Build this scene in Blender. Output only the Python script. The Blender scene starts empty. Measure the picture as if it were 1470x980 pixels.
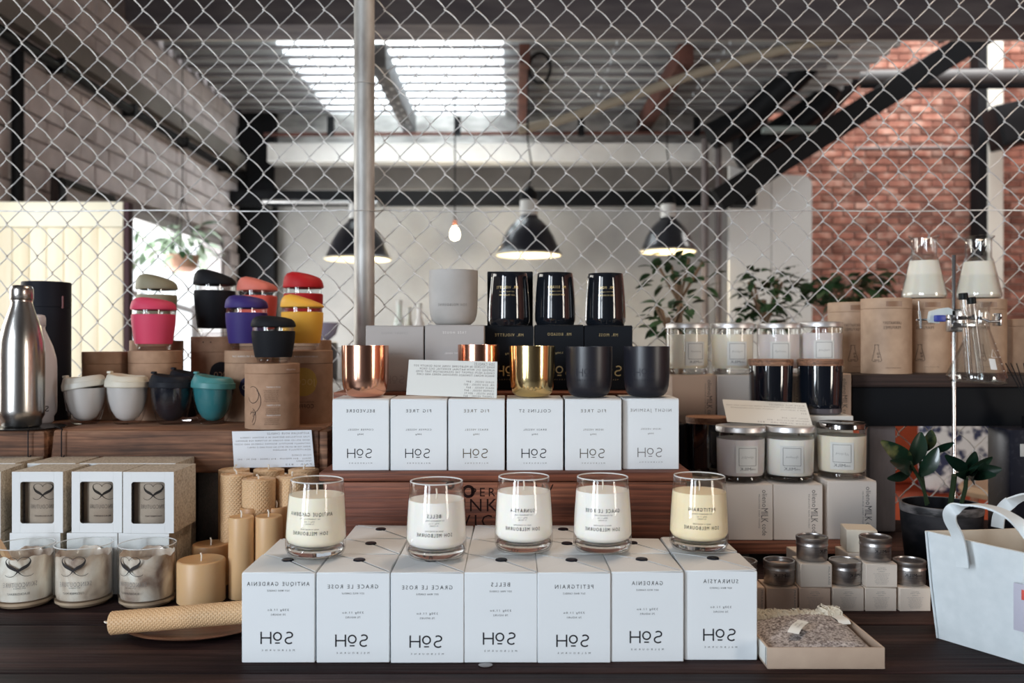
import bpy, bmesh, math, random
from mathutils import Vector, Matrix, Euler
R = math.radians
F = 1250.0          # focal length in pixels of the 1470x980 frame
CZ = 1.288          # eye height
# ------------------------------------------------------------------ camera, world, lights, exposure
S = bpy.context.scene
cam = bpy.data.cameras.new('camera'); co = bpy.data.objects.new('camera', cam); S.collection.objects.link(co)
co.location = (0, 0, CZ); co.rotation_euler = (R(90), 0, 0)
cam.sensor_width = 36; cam.lens = F / 1470 * 36; cam.clip_start = .05; cam.clip_end = 200
cam.dof.use_dof = True; cam.dof.focus_distance = 1.25; cam.dof.aperture_fstop = 5.0
S.camera = co
w = bpy.data.worlds.new('world'); S.world = w; w.use_nodes = True
bgn = w.node_tree.nodes['Background']; bgn.inputs[0].default_value = (.93, .97, 1, 1); bgn.inputs[1].default_value = 1.5
def area(name, loc, rot, sx, sy, power, col):
    l = bpy.data.lights.new(name, 'AREA'); l.shape = 'RECTANGLE'; l.size = sx; l.size_y = sy; l.energy = power; l.color = col
    o = bpy.data.objects.new(name, l); S.collection.objects.link(o); o.location = loc; o.rotation_euler = rot
    return o
# daylight in the tall openings behind the camera, in the side doorway and in the roof light over the brick bay; added lights are marked
area('daylight_left_window', (-2.84, -1.9, 1.9), (0, R(-90), 0), 2.5, 1.0, 170, (.80, .90, 1))
area('daylight_front_left', (-2.2, -3.02, 1.9), (R(90), 0, 0), .8, 2.2, 46, (.84, .92, 1))
area('daylight_front_right', (4.9, -3.02, 1.75), (R(90), 0, 0), 1.3, 2.5, 125, (1, .90, .78))
area('daylight_clear_roof', (-.9, 7.85, 4.05), (0, 0, 0), 1.8, 2.2, 105, (.97, .99, 1))
area('added_warm_top_light', (.7, 1.9, 3.6), (0, 0, 0), .9, .9, 24, (1, .74, .52))  # unseen warm light, added overhead to warm the box tops
area('daylight_side_window', (-2.84, 2.75, 1.75), (0, R(-90), 0), 1.6, 2.2, 42, (1, .96, .86))  # invented light in the left wall, added to brighten the open door
area('daylight_doorway', (-3.0, 7.3, 1.2), (0, R(-90), 0), 2.0, 2.0, 95, (1, 1, 1))
area('daylight_roof_light', (4.6, 7.9, 5.4), (0, 0, 0), 3.0, 2.2, 150, (1, .97, .93))
S.view_settings.view_transform = 'Standard'; S.view_settings.look = 'None'; S.view_settings.gamma = 1
S.view_settings.use_curve_mapping = False; S.view_settings.exposure = 0.2
S.cycles.use_denoising = True
S.cycles.max_bounces = 10; S.cycles.transparent_max_bounces = 24
random.seed(4)

# ------------------------------------------------------------------ helpers
def PX(px, Y): return (px - 735) * Y / F
def PZ(py, Y): return CZ - (py - 490) * Y / F
TZ = .9
MATS = {}
def nd(nt, t, **kw):
    n = nt.nodes.new(t)
    for k, v in kw.items(): setattr(n, k, v)
    return n
def mat(name, col, rough=.5, metal=0, spec=.5, coat=0, emit=None, es=0, sss=0):
    if name in MATS: return MATS[name]
    m = bpy.data.materials.new(name); m.use_nodes = True; b = m.node_tree.nodes['Principled BSDF']
    b.inputs['Base Color'].default_value = (*col, 1); b.inputs['Roughness'].default_value = rough
    b.inputs['Metallic'].default_value = metal; b.inputs['Specular IOR Level'].default_value = spec
    b.inputs['Coat Weight'].default_value = coat; b.inputs['Coat Roughness'].default_value = .05
    if emit: b.inputs['Emission Color'].default_value = (*emit, 1); b.inputs['Emission Strength'].default_value = es
    if sss: b.inputs['Subsurface Weight'].default_value = sss; b.inputs['Subsurface Radius'].default_value = (.01, .007, .004)
    MATS[name] = m; return m
def noisy(name, c1, c2, scale=8, stretch=(1, 1, 1), rough=.6, bump=.2, metal=0, detail=6, lo=.35, hi=.65, dist=0, c3=None, rnd=0, bdist=.002, spec=.5, coat=0):
    if name in MATS: return MATS[name]
    m = mat(name, c1, rough, metal, spec, coat); nt = m.node_tree; b = nt.nodes['Principled BSDF']
    tc = nd(nt, 'ShaderNodeTexCoord'); mp = nd(nt, 'ShaderNodeMapping'); mp.inputs['Scale'].default_value = stretch
    nt.links.new(tc.outputs['Object'], mp.inputs[0])
    oi = nd(nt, 'ShaderNodeObjectInfo')
    nz = nd(nt, 'ShaderNodeTexNoise'); nz.noise_dimensions = '4D'
    nz.inputs['Scale'].default_value = scale; nz.inputs['Detail'].default_value = detail; nz.inputs['Distortion'].default_value = dist
    mul = nd(nt, 'ShaderNodeMath', operation='MULTIPLY'); mul.inputs[1].default_value = 40
    nt.links.new(oi.outputs['Random'], mul.inputs[0]); nt.links.new(mul.outputs[0], nz.inputs['W'])
    nt.links.new(mp.outputs[0], nz.inputs['Vector'])
    cr = nd(nt, 'ShaderNodeValToRGB'); e = cr.color_ramp.elements
    e[0].position = lo; e[0].color = (*c1, 1); e[1].position = hi; e[1].color = (*c2, 1)
    if c3: x = e.new((lo + hi) / 2); x.color = (*c3, 1)
    nt.links.new(nz.outputs[0], cr.inputs[0]); out = cr.outputs[0]
    if rnd:
        geo = nd(nt, 'ShaderNodeNewGeometry')
        ad = nd(nt, 'ShaderNodeMath', operation='ADD'); nt.links.new(oi.outputs['Random'], ad.inputs[0]); nt.links.new(geo.outputs['Random Per Island'], ad.inputs[1])
        fr = nd(nt, 'ShaderNodeMath', operation='FRACT'); nt.links.new(ad.outputs[0], fr.inputs[0])
        mr = nd(nt, 'ShaderNodeMapRange'); mr.inputs[3].default_value = 1 - rnd; mr.inputs[4].default_value = 1 + rnd
        nt.links.new(fr.outputs[0], mr.inputs[0])
        hs = nd(nt, 'ShaderNodeHueSaturation'); nt.links.new(mr.outputs[0], hs.inputs['Value']); nt.links.new(out, hs.inputs['Color']); out = hs.outputs[0]
    nt.links.new(out, b.inputs['Base Color'])
    if bump:
        bp = nd(nt, 'ShaderNodeBump'); bp.inputs['Strength'].default_value = bump; bp.inputs['Distance'].default_value = bdist
        nt.links.new(nz.outputs[0], bp.inputs['Height']); nt.links.new(bp.outputs[0], b.inputs['Normal'])
    return m
def wood(name, dark, mid, light, sc=(1.6, 22, 22), rough=.6, ring=.42, bump=.5, coat=0, spec=.4):
    """grain running along local X"""
    if name in MATS: return MATS[name]
    m = mat(name, mid, rough, coat=coat, spec=spec); nt = m.node_tree; b = nt.nodes['Principled BSDF']
    tc = nd(nt, 'ShaderNodeTexCoord'); mp = nd(nt, 'ShaderNodeMapping'); mp.inputs['Scale'].default_value = sc
    oi = nd(nt, 'ShaderNodeObjectInfo'); mul = nd(nt, 'ShaderNodeMath', operation='MULTIPLY'); mul.inputs[1].default_value = 37
    nt.links.new(oi.outputs['Random'], mul.inputs[0]); nt.links.new(mul.outputs[0], mp.inputs['Location'])
    nt.links.new(tc.outputs['Object'], mp.inputs[0])
    n1 = nd(nt, 'ShaderNodeTexNoise'); n1.inputs['Scale'].default_value = 1.1; n1.inputs['Detail'].default_value = 5; n1.inputs['Roughness'].default_value = .6
    nt.links.new(mp.outputs[0], n1.inputs['Vector'])
    cr = nd(nt, 'ShaderNodeValToRGB'); e = cr.color_ramp.elements
    e[0].position = .3; e[0].color = (*dark, 1); e[1].position = .72; e[1].color = (*light, 1); x = e.new(.5); x.color = (*mid, 1)
    nt.links.new(n1.outputs[0], cr.inputs[0])
    wv = nd(nt, 'ShaderNodeTexWave', wave_type='BANDS', bands_direction='Z', wave_profile='SAW'); wv.inputs['Scale'].default_value = 1.1 * ring * 2
    wv.inputs['Distortion'].default_value = 14; wv.inputs['Detail'].default_value = 3; wv.inputs['Detail Scale'].default_value = .35; wv.inputs['Detail Roughness'].default_value = .5
    nt.links.new(mp.outputs[0], wv.inputs['Vector'])
    m2 = nd(nt, 'ShaderNodeMapping'); m2.inputs['Scale'].default_value = (1.0, 5, 5); nt.links.new(mp.outputs[0], m2.inputs[0])
    n2 = nd(nt, 'ShaderNodeTexNoise'); n2.inputs['Scale'].default_value = 2.4; n2.inputs['Detail'].default_value = 6
    nt.links.new(m2.outputs[0], n2.inputs['Vector'])
    g1 = nd(nt, 'ShaderNodeMapRange'); g1.inputs[1].default_value = 0; g1.inputs[2].default_value = 1; g1.inputs[3].default_value = .68; g1.inputs[4].default_value = 1.1; nt.links.new(wv.outputs['Fac'], g1.inputs[0])
    g2 = nd(nt, 'ShaderNodeMapRange'); g2.inputs[1].default_value = .3; g2.inputs[2].default_value = .65; g2.inputs[3].default_value = .45; g2.inputs[4].default_value = 1.15; nt.links.new(n2.outputs[0], g2.inputs[0])
    a = nd(nt, 'ShaderNodeMath', operation='MULTIPLY'); nt.links.new(g1.outputs[0], a.inputs[0]); nt.links.new(g2.outputs[0], a.inputs[1])
    hs = nd(nt, 'ShaderNodeHueSaturation'); nt.links.new(cr.outputs[0], hs.inputs['Color']); nt.links.new(a.outputs[0], hs.inputs['Value']); nt.links.new(hs.outputs[0], b.inputs['Base Color'])
    bp = nd(nt, 'ShaderNodeBump'); bp.inputs['Strength'].default_value = bump; bp.inputs['Distance'].default_value = .0012
    nt.links.new(a.outputs[0], bp.inputs['Height']); nt.links.new(bp.outputs[0], b.inputs['Normal'])
    return m
def thin_glass(name, tint=(.97, .98, .98), edge=(.45, .46, .47), ior=1.45, rough=0.02):
    if name in MATS: return MATS[name]
    m = bpy.data.materials.new(name); m.use_nodes = True; nt = m.node_tree; nt.nodes.clear()
    o = nd(nt, 'ShaderNodeOutputMaterial'); mx = nd(nt, 'ShaderNodeMixShader'); tr = nd(nt, 'ShaderNodeBsdfTransparent'); gl = nd(nt, 'ShaderNodeBsdfGlossy')
    gl.inputs['Roughness'].default_value = rough
    fr = nd(nt, 'ShaderNodeFresnel'); gb = nd(nt, 'ShaderNodeNewGeometry'); im = nd(nt, 'ShaderNodeMapRange'); im.inputs[3].default_value = ior; im.inputs[4].default_value = 1 / ior
    nt.links.new(gb.outputs['Backfacing'], im.inputs[0]); nt.links.new(im.outputs[0], fr.inputs[0])
    lw = nd(nt, 'ShaderNodeLayerWeight'); lw.inputs[0].default_value = .5
    pw = nd(nt, 'ShaderNodeMath', operation='POWER'); pw.inputs[1].default_value = 5; nt.links.new(lw.outputs['Facing'], pw.inputs[0])
    mc = nd(nt, 'ShaderNodeMix', data_type='RGBA'); mc.inputs[6].default_value = (*tint, 1); mc.inputs[7].default_value = (*edge, 1)
    nt.links.new(pw.outputs[0], mc.inputs[0]); nt.links.new(mc.outputs[2], tr.inputs[0])
    nt.links.new(fr.outputs[0], mx.inputs[0]); nt.links.new(tr.outputs[0], mx.inputs[1]); nt.links.new(gl.outputs[0], mx.inputs[2])
    nt.links.new(mx.outputs[0], o.inputs[0]); MATS[name] = m; return m
def solid_glass(name, col=(.93, .95, .95), ior=1.45):
    if name in MATS: return MATS[name]
    m = mat(name, col, .01); b = m.node_tree.nodes['Principled BSDF']; b.inputs['Transmission Weight'].default_value = 1; b.inputs['IOR'].default_value = ior
    return m

def rim_glass():  # white mixed in to stand for light gathered in the glass edge
    if 'lit_glass_rim' in MATS: return MATS['lit_glass_rim']
    m = mat('lit_glass_rim', (.9, .92, .92), .08); nt = m.node_tree; tr = nd(nt, 'ShaderNodeBsdfTransparent'); mx = nd(nt, 'ShaderNodeMixShader'); mx.inputs[0].default_value = .5
    nt.links.new(nt.nodes['Principled BSDF'].outputs[0], mx.inputs[1]); nt.links.new(tr.outputs[0], mx.inputs[2]); nt.links.new(mx.outputs[0], nt.nodes['Material Output'].inputs[0]); return m
class MB:
    def __init__(s): s.v = []; s.f = []
    def add(s, vs, fs):
        n = len(s.v); s.v += [tuple(v) for v in vs]; s.f += [tuple(i + n for i in f) for f in fs]; return s
    def box(s, x0, x1, y0, y1, z0, z1):
        return s.add([(x0, y0, z0), (x1, y0, z0), (x1, y1, z0), (x0, y1, z0), (x0, y0, z1), (x1, y0, z1), (x1, y1, z1), (x0, y1, z1)],
                     [(0, 3, 2, 1), (4, 5, 6, 7), (0, 1, 5, 4), (1, 2, 6, 5), (2, 3, 7, 6), (3, 0, 4, 7)])
    def rbox(s, x0, x1, y0, y1, z0, z1, b=.001, seg=2):
        bm = bmesh.new(); bmesh.ops.create_cube(bm, size=1)
        for v in bm.verts: v.co = Vector(((x0 + x1) / 2 + v.co.x * (x1 - x0), (y0 + y1) / 2 + v.co.y * (y1 - y0), (z0 + z1) / 2 + v.co.z * (z1 - z0)))
        bmesh.ops.bevel(bm, geom=bm.edges[:], offset=b, segments=seg, affect='EDGES', profile=.5)
        return s.bm(bm)
    def bm(s, bm):
        bm.verts.index_update(); s.add([v.co[:] for v in bm.verts], [[v.index for v in f.verts] for f in bm.faces]); bm.free(); return s
    def lathe(s, prof, n=40, cx=0, cy=0, cz=0, sx=1, sy=1, loop=False):
        """prof: (r, z) points, outward faces when listed bottom to top"""
        rings = []; vs = []; fs = []
        for r, z in prof:
            if r < 1e-6: rings.append([len(vs)]); vs.append((cx, cy, cz + z))
            else:
                rings.append(list(range(len(vs), len(vs) + n)))
                for i in range(n):
                    a = 2 * math.pi * i / n; vs.append((cx + r * math.cos(a) * sx, cy + r * math.sin(a) * sy, cz + z))
        pairs = list(zip(rings[:-1], rings[1:]))
        if loop: pairs.append((rings[-1], rings[0]))
        for a, b in pairs:
            for i in range(n):
                j = (i + 1) % n
                if len(a) == 1 and len(b) == 1: continue
                if len(a) == 1: fs.append((a[0], b[j], b[i]))
                elif len(b) == 1: fs.append((a[i], a[j], b[0]))
                else: fs.append((a[i], a[j], b[j], b[i]))
        return s.add(vs, fs)
    def tube(s, pts, r, n=8, closed=False, flat=None):
        """round tube along pts; r a number or one per point; flat=(w,t) makes a strap"""
        pts = [Vector(p) for p in pts]; m = len(pts); rs = r if isinstance(r, (list, tuple)) else [r] * m
        vs = []; fs = []; up = None
        for i, p in enumerate(pts):
            t = (pts[min(i + 1, m - 1)] - pts[max(i - 1, 0)])
            t = t.normalized() if t.length > 0 else Vector((0, 0, 1))
            if up is None: up = Vector((0, 1, 0)) if abs(t.y) < .9 else Vector((1, 0, 0))
            a = t.cross(up).normalized(); b = a.cross(t).normalized(); up = b
            for k in range(n):
                q = 2 * math.pi * k / n
                if flat: vs.append(p + b * (flat[0] * (1 if math.cos(q) > 0 else -1)) / 2 + a * (flat[1] * (1 if math.sin(q) > 0 else -1)) / 2)
                else: vs.append(p + (a * math.cos(q) + b * math.sin(q)) * rs[i])
        for i in range(m - 1):
            for k in range(n):
                l = (k + 1) % n; fs.append((i * n + k, i * n + l, (i + 1) * n + l, (i + 1) * n + k))
        if not closed: fs.append(tuple(range(n - 1, -1, -1))); fs.append(tuple(range((m - 1) * n, m * n)))
        return s.add(vs, fs)
    def prism(s, poly, y0, y1):
        """poly in XZ extruded along Y"""
        n = len(poly); vs = [(x, y0, z) for x, z in poly] + [(x, y1, z) for x, z in poly]
        fs = [tuple(range(n)), tuple(range(2 * n - 1, n - 1, -1))] + [(i, i + n, (i + 1) % n + n, (i + 1) % n) for i in range(n)]
        return s.add(vs, fs)
    def xf(s, M): s.v = [tuple(M @ Vector(v)) for v in s.v]; return s
    def fn(s, f): s.v = [f(*v) for v in s.v]; return s
    def mesh(s, name, smooth=True, ang=38, fix=True):
        me = bpy.data.meshes.new(name); me.from_pydata(s.v, [], s.f)
        if fix:
            bm = bmesh.new(); bm.from_mesh(me); bmesh.ops.recalc_face_normals(bm, faces=bm.faces[:]); bm.to_mesh(me); bm.free()
        if smooth:
            me.polygons.foreach_set('use_smooth', [True] * len(me.polygons)); me.set_sharp_from_angle(angle=R(ang))
        me.update(); return me
CACHE = {}
def part(name, mb, m, parent, smooth=True, ang=38, loc=None, rot=None, key=None, label=None, fix=True):
    if key is not None and key in CACHE: me = CACHE[key]
    else:
        if callable(mb): mb = mb()
        me = mb.mesh(name, smooth, ang, fix) if isinstance(mb, MB) else mb
        if not me.materials: me.materials.append(m)
        if key is not None: CACHE[key] = me
    o = bpy.data.objects.new(name, me); S.collection.objects.link(o)
    if parent: o.parent = parent
    if loc: o.location = loc
    if rot: o.rotation_euler = rot
    if me.materials[0] is not m:
        o.material_slots[0].link = 'OBJECT'; o.material_slots[0].material = m
    if label: o['label'] = label
    return o
def thing(name, label, cat, loc=(0, 0, 0), rz=0, group=None, rot=None):
    o = bpy.data.objects.new(name, None); S.collection.objects.link(o); o.location = loc; o.rotation_euler = rot or (0, 0, rz)
    o.empty_display_size = .02
    o['label'] = label; o['category'] = cat
    if group: o['group'] = group
    return o
def tag(o, label, cat, group=None):
    o['label'] = label; o['category'] = cat
    if group: o['group'] = group
    return o
def struct(name, mb, m, parent=None, smooth=False, loc=None):
    o = part(name, mb, m, parent, smooth, loc=loc); o['kind'] = 'structure'; return o

# ------------------------------------------------------------------ lettering (built-in font, mirrored as in the photograph)
CHARS = 'ABCDEFGHIJKLMNOPQRSTUVWXYZ0123456789.,&$-:olivamkengcd'
GL = {}
def _load_glyphs():
    tmp = []
    for ch in sorted(set(CHARS)):
        for k in (ch, 'H' + ch + 'H'):
            cu = bpy.data.curves.new('t', 'FONT'); cu.body = k; cu.resolution_u = 2; cu.size = 1
            o = bpy.data.objects.new('t', cu); S.collection.objects.link(o); tmp.append((ch, k, o))
    cu = bpy.data.curves.new('t', 'FONT'); cu.body = 'HH'; cu.size = 1
    o = bpy.data.objects.new('t', cu); S.collection.objects.link(o); tmp.append(('HH', 'HH', o))
    bpy.context.view_layer.update(); dg = bpy.context.evaluated_depsgraph_get()
    wid = {}
    for ch, k, o in tmp:
        me = bpy.data.meshes.new_from_object(o.evaluated_get(dg)); vs = [(v.co.x, v.co.y) for v in me.vertices]
        xs = [v[0] for v in vs] or [0]; wid[k] = max(xs) - min(xs)
        if k == ch and ch != 'HH': GL[ch] = [vs, [tuple(p.vertices) for p in me.polygons], 0]
        bpy.data.meshes.remove(me); c = o.data; bpy.data.objects.remove(o); bpy.data.curves.remove(c)
    for ch in GL: GL[ch][2] = wid['H' + ch + 'H'] - wid['HH']
    H = max(v[1] for v in GL['H'][0])
    for ch in GL: GL[ch] = ([(x / H, y / H) for x, y in GL[ch][0]], GL[ch][1], GL[ch][2] / H)
_load_glyphs()
def txt(mb, s, u, v, h, width=None, sp=.12, align='C', mirror=True, bold=0, vert=False):
    """adds s to mb in panel coordinates (x=u, y=0, z=v); h cap height; v centre of capitals"""
    vs = []; fs = []; x = 0
    for ch in s:
        if ch == ' ': x += .45 + sp; continue
        g = GL.get(ch)
        if g is None: continue
        n = len(vs); vs += [(x + a, b) for a, b in g[0]]; fs += [tuple(i + n for i in f) for f in g[1]]
        x += g[2] + sp
    L = max(x - sp, .01); sx = h if width is None else width / L
    sg = -1 if mirror else 1
    def put(a, b):
        a = (a - L / 2) * sx * sg; b = (b - .5) * h
        if align == 'R': a -= L * sx / 2
        if align == 'L': a += L * sx / 2
        if vert: a, b = b, a * 1.0
        return (u + a, 0, v + b)
    out = [put(a, b) for a, b in vs]
    mb.add(out, fs)
def ribbon(mb, pts, wd):
    """flat stroke in XZ; wd number or list"""
    n = len(pts); ws = wd if isinstance(wd, list) else [wd] * n; vs = []
    for i, (x, z) in enumerate(pts):
        a = pts[max(i - 1, 0)]; b = pts[min(i + 1, n - 1)]; dx, dz = b[0] - a[0], b[1] - a[1]; l = math.hypot(dx, dz) or 1
        nx, nz = -dz / l * ws[i] / 2, dx / l * ws[i] / 2
        vs += [(x + nx, 0, z + nz), (x - nx, 0, z - nz)]
    mb.add(vs, [(2 * i, 2 * i + 1, 2 * i + 3, 2 * i + 2) for i in range(n - 1)])
def arc(cx, cz, r, a0, a1, n=12, sz=1): return [(cx + r * math.cos(R(a0 + (a1 - a0) * i / n)), cz + r * sz * math.sin(R(a0 + (a1 - a0) * i / n))) for i in range(n + 1)]
def logo(mb, u, v, h, thick=None):
    """the three-letter mark, as seen (mirrored): H, small raised underlined o, reversed S"""
    t = thick or h * .12
    k = h / 2
    for x in (-1.33, -.55): ribbon(mb, [(u + x * h, v - k), (u + x * h, v + k)], t)
    ribbon(mb, [(u - 1.33 * h, v), (u - .55 * h, v)], t)
    ribbon(mb, arc(u, v + .12 * h, .31 * h, 0, 360, 20), t)
    ribbon(mb, [(u - .2 * h, v - .42 * h), (u + .2 * h, v - .42 * h)], t * .9)
    s = arc(0, .25, .22, 40, 270, 10) + arc(0, -.22, .25, 90, -140, 10)[1:]
    ribbon(mb, [(u + .95 * h - x * 1.25 * h, v + z * h * .98) for x, z in s], t)
def flat_to(mb, y=0, x=0, z=0): mb.v = [(a + x, b + y, c + z) for a, b, c in mb.v]; return mb
def cyl_to(mb, rf, off=.0003, a0=0):
    out = []
    for a, b, c in mb.v:
        r = (rf(c) if callable(rf) else rf) + off; q = a / r + a0
        out.append((r * math.sin(q), -r * math.cos(q), c))
    mb.v = out; return mb
INK = mat('ink_black', (.02, .02, .025), .6); GREYINK = mat('ink_grey', (.2, .19, .19), .6); GOLDINK = mat('ink_gold', (.75, .58, .28), .35, .6)
WHITEINK = mat('ink_white', (.8, .8, .78), .6); PALEINK = mat('ink_pale', (.80, .78, .75), .6)
def letters(mb, m, parent, name='lettering'): return part(name, mb, m, parent, smooth=False, fix=False)

# ================================================================== THE SETTING
LX = -2.8; FY = -3.0; BY = 9.0; RX = 6.6
concrete = noisy('concrete_grey', (.29, .29, .285), (.46, .46, .45), 1.6, (1, 1, 1), .8, .15, lo=.3, hi=.7)
dark_conc = noisy('concrete_dark', (.045, .042, .045), (.10, .09, .09), 2.5, rough=.85, bump=.2)
floor_m = noisy('floor_concrete', (.10, .095, .09), (.2, .19, .18), 1.5, rough=.6)
ground_m = noisy('pale_paving', (.55, .55, .53), (.68, .68, .66), 3, rough=.9)
black_steel = mat('black_steel', (.012, .013, .015), .45)
whitewash = noisy('whitewashed_brick', (.46, .42, .425), (.64, .59, .595), 5, rough=.9, bump=.5, rnd=.1, bdist=.004)
mortar_l = noisy('whitewashed_mortar', (.16, .14, .145), (.3, .27, .27), 8, rough=.95)
taupe = noisy('taupe_render', (.16, .15, .14), (.24, .225, .21), 2, rough=.9)
red_brick = noisy('red_brick', (.20, .080, .060), (.42, .25, .20), 7, rough=.9, bump=.5, rnd=.40, c3=(.29, .12, .085), bdist=.004)
mortar_r = noisy('brick_mortar', (.40, .32, .28), (.6, .52, .47), 6, rough=.95)
tin_roof = mat('corrugated_iron', (.56, .59, .60), .42, .25)
rust = noisy('rust_red_steel', (.07, .025, .02), (.14, .05, .036), 6, rough=.7)

struct('floor', MB().box(LX, RX, FY, 10.0, -.1, 0), floor_m)
tag(part('ground', MB().box(-14, LX - .2, -6, 16, -.12, -.02), ground_m, None, False), 'pale paving outside the left doorway', 'ground')['kind'] = 'structure'
# left wall with the bright doorway
wl = struct('wall_left', MB().box(LX - .2, LX, FY, -2.45, 0, 4.4).box(LX - .2, LX, -1.35, 1.65, 0, 4.4).box(LX - .2, LX, -2.45, -1.35, 0, .6).box(LX - .2, LX, -2.45, -1.35, 3.2, 4.4).box(LX - .2, LX, 3.85, 6.2, 0, 4.4).box(LX - .2, LX, 1.65, 3.85, 0, .95).box(LX - .2, LX, 1.65, 3.85, 2.55, 4.4).box(LX - .2, LX, 8.4, BY, 0, 4.4).box(LX - .2, LX, 6.2, 8.4, 2.26, 4.4), mortar_l)
BRK = {}
def brick_mesh(key, L, D, H, var=3):
    if key not in BRK:
        BRK[key] = []
        for i in range(var):
            mb = MB().rbox(-D / 2, D / 2, -L / 2, L / 2, -H / 2, H / 2, .004, 1)
            rr = random.Random(i * 7 + 1)
            mb.fn(lambda x, y, z: (x + rr.uniform(-.0015, .0015), y + rr.uniform(-.002, .002), z + rr.uniform(-.002, .002)))
            BRK[key].append(mb)
    return BRK[key]
rw = random.Random(11); H_ = .142; Lb = .40; n = 0
for row in range(26):
    z = .05 + row * H_ + H_ / 2
    if z < 1.30 or z > 3.62: continue
    if 3.02 < z < 3.17: continue
    for k in range(20):
        y = 3.6 + k * Lb + (Lb / 2 if row % 2 else 0)
        if y < 4.3 or y + Lb / 2 > BY: continue
        if z - H_ / 2 < 2.27 and y + Lb / 2 > 6.2 and y - Lb / 2 < 8.4: continue
        i = rw.randrange(3)
        part('brick', brick_mesh('l', Lb - .012, .03, H_ - .012)[i], whitewash, wl, loc=(LX + .012 + rw.uniform(-.003, .003), y, z), key='bl%d' % i); n += 1
struct('trim_1', MB().box(LX + .028, LX + .10, FY, BY - .11, 3.02, 3.17), taupe)          # concrete band along the left wall
t = part('conduit_pipe', MB().tube([(LX + .09, 3.9, 2.935), (LX + .09, 8.82, 2.935)], .032, 12), black_steel, None); tag(t, 'long black conduit pipe running along the whitewashed left wall', 'pipe')
for k in range(4):
    part('pipe_clip', MB().box(LX + .034, LX + .13, -.02, .02, 2.89, 2.975), black_steel, t, False, loc=(0, 5.2 + k, 0), key='clip')
t = part('conduit_pipe', MB().tube([(LX + .065, 4.82, .0), (LX + .065, 4.82, 2.895)], .032, 12), black_steel, None); tag(t, 'upright dark conduit at the left edge of the whitewashed wall', 'pipe')
wf = MB()
for x0_, x1_ in ((LX - .2, -2.65), (-1.75, 4.2), (5.6, RX + .2)): wf.box(x0_, x1_, FY - .2, FY, 0, 4.4)
for x0_, x1_ in ((-2.65, -1.75), (4.2, 5.6)): wf.box(x0_, x1_, FY - .2, FY, 0, .45).box(x0_, x1_, FY - .2, FY, 3.05, 4.4)
struct('wall_front', wf, dark_conc)
for k, (x0_, x1_) in enumerate(((-2.65, -1.75), (4.2, 5.6))):
    xm_ = (x0_ + x1_) / 2
    struct('window_%d' % (k + 1), MB().box(x0_, x0_ + .05, FY - .12, FY - .05, .45, 3.05).box(x1_ - .05, x1_, FY - .12, FY - .05, .45, 3.05).box(x0_, x1_, FY - .12, FY - .05, .45, .5).box(x0_, x1_, FY - .12, FY - .05, 3.0, 3.05).box(xm_ - .02, xm_ + .02, FY - .01, FY, .45, 3.05).box(x0_, x1_, FY - .01, FY, 2.1, 2.14), black_steel)
struct('window_3', MB().box(LX - .12, LX - .05, 1.65, 1.7, .95, 2.55).box(LX - .12, LX - .05, 3.8, 3.85, .95, 2.55).box(LX - .01, LX, 2.73, 2.77, .95, 2.55), black_steel)  # made-up window opening that carries the added door light
# doorway surround
struct('door_1', MB().box(LX - .2, LX + .012, 8.34, 8.4, 0, 2.26).box(LX - .2, LX + .012, 6.2, 8.4, 2.2, 2.26).box(LX - .2, LX + .012, 6.2, 6.26, 0, 2.26), mat('door_jamb_grey', (.3, .28, .28), .6))
fr = thing('railing', 'weathered handrail and post seen outside through the bright left doorway', 'railing', (-3.6, 0, 0))
pgrey = mat('weathered_timber', (.30, .27, .26), .8)
part('rail', MB().tube([(0, 6.9, 1.85), (0, 8.6, 1.72), (0, 10.0, 1.62)], .03, 8), pgrey, fr); part('post', MB().tube([(0, 9.9, -.02), (0, 9.9, 1.7)], .045, 8), pgrey, fr)
# back wall, beams and roof
struct('wall_back', MB().box(LX, 2.32, BY, BY + .2, 0, 3.3), concrete)
struct('trim_2', MB().box(LX, 2.6, BY, BY + .2, 3.3, 4.3), noisy('pale_masonry', (.3, .29, .28), (.55, .54, .52), 5, (1, 1, 3), .9, .4))
struct('trim_3', MB().box(LX, 2.7, BY - .12, BY, 2.86, 3.14), taupe)
b = struct('trim_4', MB().rbox(-2.42, 2.75, 8.6, 8.86, PZ(232, 8.6), PZ(205, 8.6), .006), noisy('white_beam_paint', (.72, .72, .70), (.88, .88, .86), 3, rough=.7))
struct('trim_5', MB().rbox(LX + .02, 2.1, 8.55, 8.62, PZ(295, 8.55), PZ(273, 8.55), .005), black_steel)
struct('trim_6', MB().box(LX, -2.42, 8.84, BY, 0, 4.0), mat('black_column', (.012, .013, .015), .6))
t = part('copper_pipe', MB().tube([(-2.42, 8.5, PZ(193, 8.5)), (2.3, 8.5, PZ(190, 8.5)), (2.34, 8.98, PZ(190, 8.5))], .018, 8), rust, None); tag(t, 'thin rust brown pipe running under the iron roof along the back', 'pipe')
for px in (475, 657, 834, 1000): part('hanger', MB().box(-.03, .03, 8.47, 8.53, PZ(195, 8.5), PZ(168, 8.5)), black_steel, t, False, loc=(PX(px, 8.5), 0, 0), key='hang')
t = part('steel_pipe', MB().tube([(-2.45, 8.835, PZ(289, 8.4)), (-2.4, 8.4, PZ(289, 8.4)), (-1.3, 8.4, PZ(291, 8.4)), (-1.3, 8.54, PZ(291, 8.4))], .02, 8), mat('pale_steel', (.5, .5, .5), .35, .8), None); tag(t, 'pale steel pipe in front of the black beam at the left of the back wall', 'pipe')
struct('ceiling', MB().box(LX, RX, FY, 6.3, 4.0, 4.1), dark_conc)
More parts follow.
